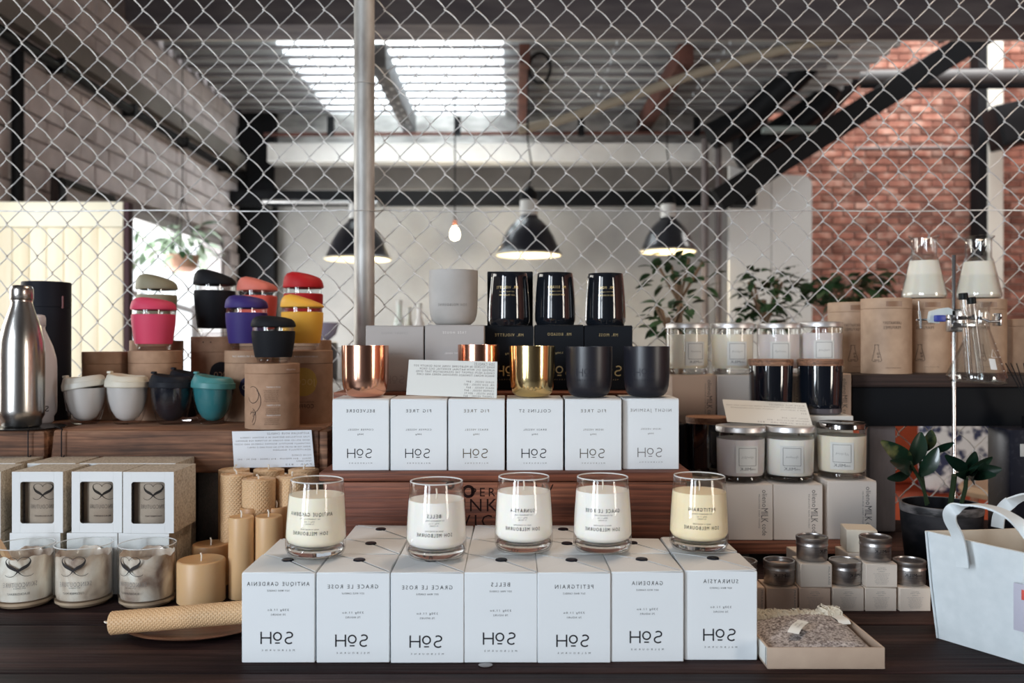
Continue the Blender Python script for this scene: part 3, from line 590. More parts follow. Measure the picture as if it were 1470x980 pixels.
# crates under the middle display
c1 = thing('wooden_crate', 'low red brown plank crate carrying the middle row of white boxes', 'crate', (0, 0, TZ))
z1 = PZ(675, 1.35) - TZ - .0004; xa, xb = PX(458, 1.335), PX(994, 1.335)
part('top_board', MB().rbox(xa, xb, 1.333, 1.50, z1 - .014, z1, .0025), old_red, c1); part('top_board', MB().rbox(xa, xb, 1.5015, 1.66, z1 - .014, z1 - .0005, .0025), old_red, c1)
part('front_board', MB().rbox(xa + .006, xb - .008, 1.336, 1.352, .085, z1 - .0155, .002), old_red, c1); part('front_board', MB().rbox(xa + .006, xb - .008, 1.336, 1.352, .0, .083, .002), old_red, c1)
for x in (xa + .008, xb - .026): part('side_board', MB().rbox(x, x + .016, 1.353, 1.655, 0, z1 - .0155, .002), old_red, c1)
mb = MB()
txt(mb, 'PER', .0, .157, .013, mirror=False, sp=.3); txt(mb, 'UNKI', -.006, .137, .019, mirror=False, sp=.2); txt(mb, 'VICI', -.004, .113, .018, mirror=False, sp=.25)
ribbon(mb, arc(-.022, .158, .0078, 0, 360, 24), .0045); txt(mb, '(HV)', .094, .162, .014, mirror=False); ribbon(mb, arc(-.05, .168, .005, 0, 360, 24), .004)
flat_to(mb, 1.3358, PX(693, 1.336)); letters(mb, mat('stencil_brown', (.018, .008, .007), .8), c1, 'stencil')
z2 = .2033 + 1.0 - TZ
c2 = thing('wooden_crate', 'upper rusty brown crate behind the middle white boxes, carrying grey and black boxes', 'crate', (0, 0, TZ + z1))
h2 = z2 - z1
part('top_board', MB().rbox(PX(479, 1.455), PX(922, 1.455), 1.452, 1.655, h2 - .014, h2, .002), old_red, c2); part('front_board', MB().rbox(PX(481, 1.46), PX(920, 1.46), 1.455, 1.468, 0.0005, h2 - .015, .002), old_red, c2); part('back_board', MB().rbox(PX(481, 1.46), PX(920, 1.46), 1.63, 1.645, 0.0005, h2 - .015, .002), old_red, c2)
# thick reclaimed beams on the left
bt = 1.1351; bz0 = 1.06
b1 = thing('reclaimed_beam', 'thick reclaimed brown timber beam carrying cups, running from near the bottles to the middle crates', 'beam', (PX(265, 1.505), 1.65, bz0))
LB = (PX(458, 1.505) - PX(72, 1.505)); part('timber', lambda: MB().rbox(-LB / 2, LB / 2, -.145, .245, 0, bt - bz0, .006, 2).fn(lambda x, y, z: (x + (.004 * math.sin(z * 70 + y * 20) if x < 0 else 0), y, z)), old_brown, b1)
b2 = thing('reclaimed_beam', 'shorter weathered timber beam at the far left under the steel bottle', 'beam', (PX(-50, 1.505), 1.65, bz0)); part('timber', MB().rbox(-.17, PX(64, 1.505) - PX(-50, 1.505), -.145, .245, 0, bt - bz0 - .001, .006, 2), old_brown, b2)
b3 = thing('crate_end', 'small dark wood block at the right end of the reclaimed beam', 'block', (PX(467, 1.53), 1.6, bz0)); part('block', MB().rbox(-.0085, .0085, -.09, .09, 0, bt - bz0 - .003, .003), old_brown, b3); b3.name = 'wood_block'
for i, x in enumerate((-.93, -.62, -.38)):
    t = thing('support_block', ['dark timber block under the far left beam', 'dark timber block under the left part of the long beam', 'dark timber block under the right end of the long beam'][i], 'block', (x, 1.67, TZ)); part('block', MB().rbox(-.05 if i < 2 else -.03, .05 if i < 2 else .06, -.09, .09, .0, bz0 - TZ - .0005, .004), dark_plank, t)
# fine wire stand holding the tray below the steel bottle
wire_m = mat('black_wire', (.01, .01, .012), .4)
ws = thing('wire_stand', 'thin black wire stand with round tray under the steel bottle', 'stand', (PX(30, 1.52), 1.545, bt))
part('tray', MB().lathe([(0, .0002), (.058, .0002), (.06, .0022), (.057, .0018), (0, .0012)], 40), mat('tray_black', (.02, .022, .025), .3, .4), ws)
t0 = ws.location
for px, yb, yt in ((40, 655, 622), (88, 655, 612)):
    X = PX(px, 1.497) - t0.x; za = PZ(yt, 1.497) - bt; zb = PZ(yb, 1.497) - bt
    part('hook', MB().tube([(X * .4 if px < 60 else .045, -.02 if px < 60 else .0, .002), (X, -.0445, .0015), (X, -.0475, -.002), (X, -.0475, zb), (X + .003, -.0475, zb - .002), (X + .005, -.0475, zb + .002)], .0011, 6), wire_m, ws)
# low dark shelf on the right (under the cream boxes)
ls = thing('low_shelf', 'low dark wooden shelf under the cream candle boxes', 'shelf', (0, 0, TZ))
lz = .039; part('board', MB().rbox(PX(1036, 1.52), PX(1239, 1.52) + .03, 1.512, 1.88, lz - .020, lz, .002), old_red, ls)
for x in (PX(1060, 1.52), PX(1239, 1.52) - .02): part('foot', MB().rbox(x, x + .03, 1.56, 1.86, 0.0002, lz - .0202, .002), dark_plank, ls)
# high dark shelf on the right
hs_ = thing('high_shelf', 'high dark timber shelf at the right carrying kraft tubes', 'shelf', (0, 0, 0))
hz = PZ(537, 1.75); hb = PZ(612, 1.745)
part('board', MB().rbox(.682, 1.5, 1.745, 1.94, hz - .026, hz, .002), dark_plank, hs_); part('front_rail', MB().rbox(.684, 1.5, 1.748, 1.77, hb, hz - .0265, .003), mat('shelf_rail_black', (.008, .009, .011), .5), hs_)
part('post', MB().rbox(.728, .783, 1.775, 1.83, TZ, hz - .0265, .004), noisy('grey_weathered_post', (.045, .042, .05), (.16, .14, .15), 8, (2, 2, .5), .75), hs_)
part('post', MB().rbox(1.38, 1.44, 1.775, 1.83, TZ, hz - .0265, .004), dark_plank, hs_)

# ================================================================== PRODUCTS
card_w = mat('white_card', (.74, .775, .80), .55, spec=.3); card_top_shade = mat('white_card_top_shade', (.74, .75, .75), .6, spec=.3)  # same card: cooler front and duller top put the light into the colour
W0, H0 = .0884, .1086
def soh_box(px0, px1, Yf, z, label, title=None, sub='SOY WAX CANDLE', rz=0, dv=0, group='white candle boxes in the front block', h=H0, w=W0):
    cx = (PX(px0, Yf) + PX(px1, Yf)) / 2; t = thing('candle_box', label, 'box', (cx, Yf + w / 2, z), rz, group)
    part('carton', lambda: MB().rbox(-w / 2, w / 2, -w / 2, w / 2, 0, h, .0009, 1), card_w, t, key='carton%.3f' % h)
    k = w / 2 - .0006
    for a in range(4):
        part('flap', lambda: MB().add([(-k + .0012, -k, h + .0001), (k - .0012, -k, h + .0001), (0, -.0012, h + .0036), (-k + .0012, -k, h + .0009), (k - .0012, -k, h + .0009), (0, -.0012, h + .0046)], [(0, 2, 1), (3, 4, 5), (0, 1, 4, 3), (1, 2, 5, 4), (2, 0, 3, 5)]), card_top_shade, t, False, rot=(0, R(.6) * (1 if a % 2 else -1), a * math.pi / 2), key='flap%.3f' % h)
    part('seal', lambda: MB().lathe([(0, h + .0032), (.0074, h + .0034), (.0078, h + .0046), (.007, h + .0058), (.003, h + .0055), (0, h + .0056)], 24), mat('black_button', (.012, .014, .02), .25), t, key='seal%.3f' % h)
    if title:
        mb = MB(); pxh = w / 107
        v = lambda py: h - (py - 822) * pxh
        txt(mb, title, 0, v(838 + dv), .0047, sp=.32, width=.00472 * len(title)); txt(mb, sub, 0, v(848 + dv), .0021, width=.027, sp=.25)
        txt(mb, '330g 11.6oz', 0, v(876 + dv), .0024, width=.026, sp=.2); txt(mb, '70 HOURS', 0, v(883 + dv), .0022, width=.018, sp=.2)
        logo(mb, -.001, v(917 + dv), .0148); txt(mb, 'MELBOURNE', 0, v(935 + dv), .0019, width=.040, sp=1.1)
        flat_to(mb, -w / 2 - .0002); letters(mb, INK, t)
    return t
rowx = [(346, 453), (454, 559), (561, 666), (667, 771), (772, 876), (877, 981), (984, 1087)]
titles = ['ANTIQUE GARDENIA', 'GRACE LE ROSE', 'GRACE LE ROSE', 'BELLS', 'PETITGRAIN', 'GARDENIA', 'SUNRAYSIA']
dvs = [0, 4, 5, 1, 4, 0, -1]; Yfs = [1.052, 1.052, 1.051, 1.052, 1.0515, 1.055, 1.0605]
who = ['leftmost box of the front row', 'second box from the left in the front row', 'third box from the left in the front row, under a glass candle', 'middle box of the front row', 'third box from the right in the front row', 'second box from the right in the front row', 'rightmost box of the front row, beside the scarf tray']
ordn = ['leftmost', 'second from the left', 'third from the left', 'middle', 'third from the right', 'second from the right', 'rightmost']
for i, (a, b_) in enumerate(rowx):
    soh_box(a, b_, Yfs[i], TZ, 'white candle box, ' + who[i], titles[i], dv=dvs[i], rz=R([0, .3, 0, -.3, .2, .4, -.8][i]))
    X0, X1 = PX(a, Yfs[i]), PX(b_, Yfs[i])
    for r_ in (1, 2):
        if r_ == 2 and i in (0, 5, 6): continue
        Y = Yfs[i] + r_ * .0898 + (.001 if i == 6 else 0); q0 = 735 + X0 * F / Y; q1 = 735 + X1 * F / Y
        if r_ == 2 and i == 3: q0 += 1; q1 += 1
        soh_box(q0, q1, Y, TZ, 'white sealed candle box, %s in the %s row back' % (ordn[i].replace('from the', 'from') if r_ == 1 else ['', 'leftmost', 'second', 'third', 'rightmost'][i], ['', 'second', 'third'][r_]), rz=R([.4, 0, .3, -.6, .3, 0, -.4][i] * (1 if r_ == 1 else 1.2)))
# middle row of boxes on the crate
mid = [(477, 558), (560, 642), (643, 725), (727, 809), (811, 893), (895, 975)]
mt = [('BELVEDERE', 'COPPER VESSEL'), ('FIG TREE', 'COPPER VESSEL'), ('FIG TREE', 'BRASS VESSEL'), ('COLLINS ST', 'BRASS VESSEL'), ('FIG TREE', 'IRON VESSEL'), ('NIGHT JASMINE', 'IRON VESSEL')]
wm = .0875; hm = .1108; mz = TZ + z1 + .0003
ml = ['leftmost, under the large copper vessel', 'second from the left, under the price card', 'third from left, under the price card end', 'fourth from the left, under the brass vessel', 'second from the right, under the first black iron vessel', 'rightmost, under the last black iron vessel']
for i, (a, b_) in enumerate(mid):
    Y = 1.35 + (.012 if i == 5 else 0); t = thing('candle_box', 'square white middle row box, ' + ml[i], 'box', ((PX(a, Y) + PX(b_, Y)) / 2, Y + wm / 2, mz), R([.3, 0, 0, 0, -.2, -.8][i]), 'white vessel boxes on the crate')
    part('carton', lambda: MB().rbox(-wm / 2, wm / 2, -wm / 2, wm / 2, 0, hm - .0012, .0009, 1), card_w, t, key='mcarton'); part('lid_flap', lambda: MB().rbox(-wm / 2 + .0005, wm / 2 - .0005, -wm / 2 + .001, wm / 2, hm - .0011, hm, .0003, 1), card_top_shade, t, key='mflap', rot=(R([.0, .15, .2, .1, 0, .1][i]), 0, 0))
    mb = MB(); p_ = 1.35 / F; v = lambda py: hm - (py - 572) * p_
    txt(mb, mt[i][0], 0, v(589), .0046, sp=.3, width=.0062 * len(mt[i][0]) * .8); txt(mb, mt[i][1], 0, v(616), .0026, width=.040 * (.9 if 'B' in mt[i][1][:1] else 1) * (.8 if mt[i][1][0] == 'I' else 1), sp=.3); txt(mb, '300g', 0, v(622.5), .0022, width=.010)
    logo(mb, -.001, v(650), .0145, .0014); txt(mb, 'MELBOURNE', 0, v(664), .0017, width=.036, sp=1.0)
    flat_to(mb, -wm / 2 - .0002); letters(mb, [INK, INK, mat('ink_bronze', (.10, .075, .04), .5), INK, mat('ink_dark_olive', (.12, .11, .09), .5), GREYINK][i], t)
# grey and black boxes on the upper crate
grey_card = mat('warm_grey_card', (.42, .395, .38), .65); black_card = mat('black_card', (.012, .014, .018), .5)
uz = TZ + z2 + .0003
def plain_box(name, px0, px1, pyt, Yf, zb, d, m, lab, group, lids=True, rz=0):
    w_ = (px1 - px0) * Yf / F; h = PZ(pyt, Yf) - zb; t = thing(name, lab, 'box', ((PX(px0, Yf) + PX(px1, Yf)) / 2, Yf + d / 2, zb), rz, group)
    part('carton', MB().rbox(-w_ / 2, w_ / 2, -d / 2, d / 2, 0, h - .0012, .0009, 1), m, t); part('lid_flap', MB().rbox(-w_ / 2 + .0005, w_ / 2 - .0005, -d / 2 + .0008, d / 2, h - .0011, h, .0003, 1), m, t)
    return t, w_, h
t, w_, h = plain_box('gift_box', 525, 608, 467, 1.47, uz, .095, grey_card, 'left of two warm grey boxes, right of the fence post', 'grey boxes on the upper crate'); g1z = uz + h
mb = MB(); txt(mb, 'CEMENT HOUSE', 0, h - .013, .0036, sp=.4, width=.045); txt(mb, 'CEMENT VESSEL', 0, h - .048, .0026, width=.034); logo(mb, 0, .02, .013); flat_to(mb, -.0477); letters(mb, mat('ink_pale_grey', (.33, .31, .30), .5), t)
t, w_, h = plain_box('gift_box', 610, 695, 466, 1.47, uz, .095, grey_card, 'right of two warm grey boxes, under the concrete vessel', 'grey boxes on the upper crate'); g2z = uz + h
mb = MB(); txt(mb, 'TREE HOUSE', 0, h - .013, .0036, sp=.4, width=.04); txt(mb, 'CEMENT VESSEL', 0, h - .048, .0026, width=.034); logo(mb, 0, .02, .013); flat_to(mb, -.0477); letters(mb, PALEINK, t)
bx = [(696, 766, 467, 'MR. VIOLETTE', 'left'), (768, 838, 466, 'MR. ROSADO', 'middle'), (839, 908, 467, 'MR. MOSS', 'right')]; bzs = []
for a, b_, py, s_, wh in bx:
    t, w_, h = plain_box('gift_box', a, b_, py, 1.52, uz, .084, black_card, '%s of three black boxes with gold print on the upper crate' % wh, 'black boxes on the upper crate'); bzs.append(uz + h)
    mb = MB(); txt(mb, s_, 0, h - .0165, .0048, sp=.2, width=.0042 * len(s_)); txt(mb, '330g', .0, h - .049, .003, width=.014); logo(mb, .0, .033, .018); txt(mb, 'MELBOURNE', 0, .018, .002, width=.035, sp=1); flat_to(mb, -.0422); letters(mb, GOLDINK, t)
t, w_, h = plain_box('gift_box', 699.5, 765, 389.5, 1.592, bzs[0] + .0004, .012, black_card, 'slim tall black box standing behind the left black glass candle', 'black boxes on the upper crate')

# ---- glass candles
glass = thin_glass('clear_glass', (.998, 1, 1), (.80, .80, .81)); base_glass = thin_glass('thick_glass', (.86, .85, .85), (.55, .54, .55), 1.6)
wick_m = mat('cotton_wick', (.75, .68, .58), .9)
def wax(name, c): return mat(name, c, .45, sss=.35)
def tumbler_profile(r0, r1, h, t_=.0022):
    o = []
    for i in range(13):
        q = i / 12; z = q * h; r = r0 + (r1 - r0) * q + (.0012 * math.sin(math.pi * q)) - (r0 * .10 * max(0, 1 - q * 9) ** 2)
        o.append((r, z))
    return o
def glass_candle(px, Yc, zb, r0, r1, h, wz, wax_m, lab, lines, side=0, rx=(0, 0), ink=INK, wick=True, wl=.02, group='tumbler candles on the white boxes', name='glass_candle', dark=False):
    t = thing(name, lab, 'candle', (PX(px, Yc), Yc, zb), group=group, rot=(rx[0], rx[1], math.atan((735 - px) / F)))
    o = tumbler_profile(r0, r1, h); ir = lambda z: r0 + (r1 - r0) * z / h + .0012 * math.sin(math.pi * z / h)
    gp = [(0, .0005), (r0 * .72, .0)] + o[0:] + [(r1 - .0006, h + .0012), (r1 - .0020, h)] + [(r - .0022, z) for r, z in reversed(o[2:])] + [(r0 * .7, .0125), (0, .0118)]
    part('tumbler', lambda: MB().lathe(gp, 56), mat('black_glass', (.008, .01, .014), .06, coat=.6) if dark else glass, t, key='tum%s%.4f' % (dark, r0 + h))
    if not dark:
        part('glass_foot', lambda: MB().lathe([(0, .0032), (r0 * .55, .0018), (r0 * .84, .0014), (r0 * .92, .004), (r0 * .955, .0085), (r0 * .93, .0108), (r0 * .66, .0122), (0, .0112)], 48), solid_glass('foot_glass'), t, key='foot%.4f' % r0)
        part('rim', lambda: MB().lathe([(r1 + .00035 + .0009 * math.cos(R(q)) - .0013, h + .0008 + .0009 * math.sin(R(q))) for q in range(0, 360, 45)], 64, loop=True), rim_glass(), t, key='rim%.4f' % r1)
    zr = [(0, .0135), (r0 * .72, .0135), (r0 * .90, .017)] + [(ir(z) - .0006, z) for z in (.022, .03, .04, .05, wz - .006, wz - .001)] + [(ir(wz) - .006, wz - .0005), (0, wz - .001)]
    part('wax', MB().lathe(zr, 48), wax_m, t)
    if wick: part('wick', MB().tube([(0, 0, wz - .003), (.0006, 0, wz + .006), (.0, .0005, wz + .012)], .0011, 6), wick_m, t)
    mb = MB()
    if lines == 'soh':
        pass
    for (s_, v, hh, wd) in lines: txt(mb, s_, 0, v, hh, width=wd, sp=.3)
    if lines: cyl_to(mb, lambda z: ir(max(0, min(h, z))), .0003, side); letters(mb, ink, t)
    return t
def soh_lines(s_, k=1): return [(s_, .0570, .0045, .0036 * len(s_)), ('SOY FRAGRANCE CANDLE', .0515, .0016, .026), ('330g 11.6oz', .0482, .0016, .013), ('70 HOURS', .0452, .0016, .011), ('MADE IN MELBOURNE', .0386, .0016, .023), ('SOH MELBOURNE', .0335, .0044, .047)]
zt = TZ + H0 + .0058
wx_w = wax('wax_white', (.92, .88, .81)); wx_c = wax('wax_cream', (.93, .78, .52)); wx_i = wax('wax_ivory', (.92, .85, .69))
gc = [(453, 1.125, 'ANTIQUE GARDENIA', wx_i, -.22, .0775, 'leftmost clear tumbler candle on the white boxes, slightly tilted', (0, R(1.2))), (626.5, 1.115, 'BELLS', wx_w, -.08, .0735, 'white wax tumbler candle standing over the front row, second from the left', (0, 0)),
      (752, 1.152, 'SUNRAYSIA', wx_w, -.05, .0775, 'middle tumbler candle of five, second row of boxes', (0, 0)), (865, 1.149, 'GRACE LE ROSE', wx_w, -.0, .0795, 'white tumbler candle second from the right', (0, 0)), (1003, 1.158, 'PETITGRAIN', wx_c, .10, .0765, 'rightmost tumbler candle with cream yellow wax and visible wick', (0, R(.5)))]
for px, Y, s_, m_, sd, wz, lab, rx in gc: glass_candle(px, Y, zt, .0387, .0338, .0945, wz, m_, lab, soh_lines(s_), sd, rx)
bl = [(731, 'MR. VIOLETTE', 'left of three glossy black tumbler candles', -.12), (797, 'MR. ROSADO', 'middle of three glossy black tumbler candles', .1), (869, 'MR. MOSS', 'right of three glossy black tumbler candles', .05)]
for i, (px, s_, lab, sd) in enumerate(bl):
    hh = .0925 * (1 if i else 1.0)
    glass_candle(px, 1.548 if i == 0 else 1.56, bzs[i] + .0004, .0365, .0315, .0915, .078, mat('black_wax', (.02, .02, .02), .5), lab, [(s_, .066, .0046, .0033 * len(s_) * 1.0), ('SOY WAX CANDLE', .0585, .0018, .026), ('SOH MELBOURNE', .0525, .0026, .028)], sd, ink=GOLDINK, dark=True, group='black tumbler candles', wick=False)
# ---- metal and concrete vessels
copper = noisy('copper', (.80, .40, .27), (.88, .50, .36), 6, rough=.16, bump=0, metal=1); brass = noisy('brass', (.72, .52, .22), (.85, .66, .34), 6, rough=.14, bump=0, metal=1)
iron = mat('black_iron', (.014, .014, .02), .36); conc_v = noisy('concrete_vessel_grey', (.36, .34, .32), (.48, .46, .44), 12, rough=.75, bump=.15)
def vessel(px, Yc, zb, r, h, m, lab, name='vessel', waxc=None, lip=0, letter=False, taper=.0, group='metal vessels on the middle boxes', rb=.5):
    t = thing(name, lab, 'vessel', (PX(px, Yc), Yc, zb), group=group, rz=math.atan((735 - px) / F))
    o = [(0, 0), (r * rb, 0), (r * .74, .0022), (r * .88, .008), (r * .955, .018), (r * (.985 - taper * .5), .032), (r, h * .75), (r + lip, h - .0015), (r + lip, h), (r - .002, h), (r * .985 - .0022, h * .75), (r * .95, .03), (r * .8, .012), (0, .008)]
    part('body', MB().lathe(o, 56), m, t, ang=60)
    part('wax', MB().lathe([(0, .01), (r * .7, .012), (r * .92 - .002, .032), (r * .93, h * .72), (0, h * .72)], 40), waxc or wx_i, t)
    if letter:
        mb = MB(); logo(mb, 0, .040, .0125, .0013); txt(mb, 'MELBOURNE', 0, .028, .003, width=.033, sp=.8); cyl_to(mb, r, .0003, -.1); letters(mb, mat('debossed_iron', (.035, .035, .045), .3), t)
    return t
vz = mz + hm + .0006
vessel(524.5, 1.395, vz, .0374, .0822, copper, 'large polished copper vessel on the leftmost middle box', 'copper_vessel')
vessel(687, 1.414, vz, .0338, .0835, copper, 'smaller copper vessel standing behind the price card', 'copper_vessel')
vessel(764, 1.395, vz, .0365, .0815, brass, 'polished brass vessel with a flared rim', 'brass_vessel', lip=.0006)
vessel(845.5, 1.397, vz, .0372, .0805, iron, 'matt black iron vessel beside the brass one', 'iron_vessel', letter=True); vessel(928, 1.402, vz, .0370, .0808, iron, 'matt black iron vessel at the right end of the row', 'iron_vessel', letter=True)
t = vessel(651, 1.52, g2z + .0004, .0427, .0945, conc_v, 'pale grey concrete candle vessel on the grey box', 'concrete_vessel', wx_w, taper=.0, group='', rb=.66)
mb = MB(); txt(mb, 'SOH MELBOURNE', 0, .034, .0045, width=.052, sp=.4); cyl_to(mb, .0424, .0004, -.05); letters(mb, mat('debossed_concrete', (.24, .23, .22), .8), t)

# ---- price cards
card_m = mat('card_stock', (.72, .73, .70), .6); card_b = mat('card_stock_cool', (.72, .75, .79), .6)
def price_card(c4, lab, lines, m, text_px, Yb, Yt, cat='card'):
    """c4: TL TR BR BL pixels; leaning back from Yb to Yt"""
    TL, TR, BR, BL = [Vector((PX(x, Y), Y, PZ(y, Y))) for (x, y), Y in zip(c4, (Yt, Yt, Yb, Yb))]
    o = (BL + BR) / 2; ux = ((BR - BL).normalized()); up = ((TL + TR) / 2 - o); up = (up - ux * up.dot(ux)).normalized(); nrm = ux.cross(up)
    t = thing('price_card', lab, cat, o, group='printed price cards')
    n_ = Vector((0, 1, 0)) if nrm.y < 0 else nrm
    nb = nrm if nrm.y > 0 else -nrm
    vs = [p - o for p in (BL, BR, TR, TL)]; vs += [p + nb * .0006 for p in vs]
    part('card', MB().add(vs, [(0, 1, 2, 3), (7, 6, 5, 4), (0, 4, 5, 1), (1, 5, 6, 2), (2, 6, 7, 3), (3, 7, 4, 0)]), m, t, False)
    out = MB()
    for s_, u0, u1, vv, hh in lines:
        one = MB(); txt(one, s_, 0, 0, hh, width=(u1 - u0) * (BR - BL).length, sp=.22)
        for f in one.f: pass
        nn = []
        for a, b_, c in one.v:
            U = (u0 + u1) / 2 + a / (BR - BL).length; V = vv + c / (TL - BL).length
            p = (BL * (1 - U) + BR * U) * (1 - V) + (TL * (1 - U) + TR * U) * V - o - nb * .0003; nn.append(tuple(p))
        out.add(nn, one.f)
    letters(out, GREYINK, t)
    return t
L1 = [('SOH CANDLES', .74, .97, .92, .0042), ('HAND POURED IN MELBOURNE USING HIGH QUALITY SOY', .06, .97, .84, .0030), ('ALMOND OIL WITH NATURAL ESSENTIAL OILS EACH', .13, .97, .76, .0030), ('CANDLE HELPS SUPPORT THE ORGANISATION THAT GIVES', .09, .97, .68, .0030), ('WHICH WORKS TOWARDS IMPROVING HOMES AND CARE', .1, .97, .60, .0030),
      ('GLASS VESSEL : $49', .66, .97, .43, .0027), ('MR. SOH VESSEL : $55', .63, .97, .35, .0027), ('BRASS VESSEL : $69', .66, .97, .27, .0027), ('COPPER VESSEL : $69', .64, .97, .19, .0027), ('IRON VESSEL : $59.95', .64, .97, .11, .0027), ('CEMENT VESSEL : $65', .63, .97, .035, .0027)]
price_card([(587, 516), (714, 519), (713, 571.5), (583, 566.5)], 'cream price card leaning between the copper and brass vessels', L1, card_m, 0, 1.366, 1.375)
L2 = [('AUSTRALIAN HOUR CANDLES', .44, .97, .92, .0034), ('PURE AUSTRALIAN BEESWAX IN A NATURAL CANDLE', .1, .97, .82, .0024), ('HAND ROLLED AND POURED IN VICTORIA FOR BURNING', .04, .97, .73, .0024), ('NATURALLY BEAUTIFUL BEESWAX CANDLES AND SCENT', .02, .97, .64, .0024), ('BURNS FOR 80 HOURS WITH NO SOOT AND IS LOVELY', .18, .97, .55, .0024), ('BEAUTIFULLY GOLDEN', .5, .97, .47, .0024), ('PILLAR CANDLE', .73, .97, .32, .0024), ('SMALL : $14 MEDIUM : $16 LARGE : $22 XL : $45', .05, .97, .23, .0024), ('TAPER CANDLE', .78, .97, .16, .0024), ('PAIR : $12', .64, .97, .07, .0024)]
price_card([(333, 619), (447, 617), (451.5, 669.5), (336, 671.5)], 'white price card leaning on the beam behind the beeswax candles', L2, card_b, 0, 1.494, 1.501)
L3 = [('BLACK MILK CANDLES', .55, .97, .86, .0034), ('HAND POURED IN MELBOURNE USING NATURAL SOY WAX', .03, .97, .76, .0026), ('AND A SELECTION OF PREMIUM OILS FOR FRAGRANCE', .08, .97, .65, .0026), ('$35', .9, .97, .52, .0026), ('SMALL TIN : $18', .66, .97, .3, .0024), ('MEDIUM GLASS JAR : $38', .48, .97, .19, .0024), ('LARGE GLASS JAR : $45', .36, .97, .08, .0024)]

# ---- cream boxed candles and jars on the right
cream_card = mat('cream_card', (.76, .69, .63), .65); kraft_pale = mat('pale_kraft_card', (.66, .50, .40), .7); offw = mat('offwhite_card', (.68, .66, .62), .65)
def milk_text(t, w_, d, h, k=1.0, big=.0078):
    mb = MB(); txt(mb, 'olieno', 0, 0, big * .9, mirror=True, sp=.02); txt(mb, 'MILK', 0, -0.0, big, mirror=True)
    mb = MB()
    L = h * .88
    one = MB(); txt(one, 'olieno', -L * .28, 0, .0085 * k, width=L * .36, mirror=False, sp=.03); txt(one, 'MILK', L * .06, 0, .0120 * k, width=L * .30, mirror=False, sp=.0); txt(one, 'code', L * .36, 0, .0085 * k, width=L * .24, mirror=False, sp=.03)
    txt(one, 'MELBOURNE HAND POURED', -L * .02, -.0095 * k, .0022 * k, width=L * .7, mirror=False, sp=.2)
    # runs up the right side, reversed as in the mirrored photograph
    for a, b_, c in one.v: mb.v.append((w_ / 2 - .0145 * k + c * 1.0, -d / 2 - .0002, h * .5 - a))
    mb.f = one.f; letters(mb, mat('ink_charcoal', (.09, .08, .08), .6), t)
EB = TZ + lz + .0003
fb = []
for i, (a, b_, py, wh) in enumerate(((1037, 1109.5, 695, 'left'), (1110.7, 1181, 695, 'middle'), (1189, 1259, 690, 'right'))):
    t, w_, h = plain_box('candle_box', a, b_, py, 1.53 if i < 2 else 1.536, EB, .088, cream_card, '%s of three cream boxes on the low dark shelf' % wh, 'cream boxes on the low shelf', rz=R([0, 0, -1.2][i])); milk_text(t, w_, .088, h); fb.append(EB + h)
# second rank: tall cream stacks
for i, (a, b_, wh) in enumerate(((1070, 1146, 'left'), (1148.5, 1225, 'right'))):
    for lv in (0, 1):
        zb = EB + lv * .1049; w_ = (b_ - a) * 1.632 / F
        t = thing('candle_box', 'cream box behind the silver lidded jars, %s stack, %s box' % (wh, ('lower', 'upper')[lv]), 'box', ((PX(a, 1.632) + PX(b_, 1.632)) / 2, 1.632 + .045, zb), group='cream boxes stacked behind the jars')
        part('carton', MB().rbox(-w_ / 2, w_ / 2, -.045, .045, 0, .1045, .0009, 1), offw, t)
WZ = EB + 2 * .1049
eb = []
t = thing('back_riser', 'dark timber riser under the back rank of tan boxes', 'riser', (.5, 1.785, EB)); part('block', MB().rbox(-.18, .17, -.047, .047, 0, PZ(609, 1.735) - EB, .003), dark_plank, t)
for i, (a, b_, wh, m_) in enumerate(((965, 1028, 'leftmost', kraft_pale), (1029.5, 1091, 'second', cream_card), (1092.5, 1156, 'third', cream_card), (1157.5, 1222, 'rightmost', kraft_pale))):
    hh = (PZ(609, 1.735) - EB) / 2
    t, w_, h = plain_box('candle_box', a, b_, 538 if i < 3 else 536, 1.735, EB + 2 * hh + .0006, .09, m_, '%s of four tan candle boxes in the back rank, under a silver lidded jar' % wh, 'tan boxes in the back rank'); milk_text(t, w_, .09, h, .9); eb.append(EB + 2 * hh + .0006 + h)
frost = mat('frosted_milk_glass', (.66, .66, .60), .22, coat=.6, sss=.2); lid_s = mat('brushed_silver', (.72, .70, .69), .42, .85); milkw = wax('milk_wax', (.88, .84, .76))
jar_glass = thin_glass('jar_glass', (.99, .995, .99), (.80, .80, .81)); lab_m = mat('label_paper', (.74, .73, .69), .6)
def script(mb, u, v, wd, seed):
    r = random.Random(seed); p = [(u - wd / 2 + wd * i / 12, v + r.uniform(-.0014, .0014) + (.0016 if i % 2 else -.0016)) for i in range(13)]; ribbon(mb, p, .0006)
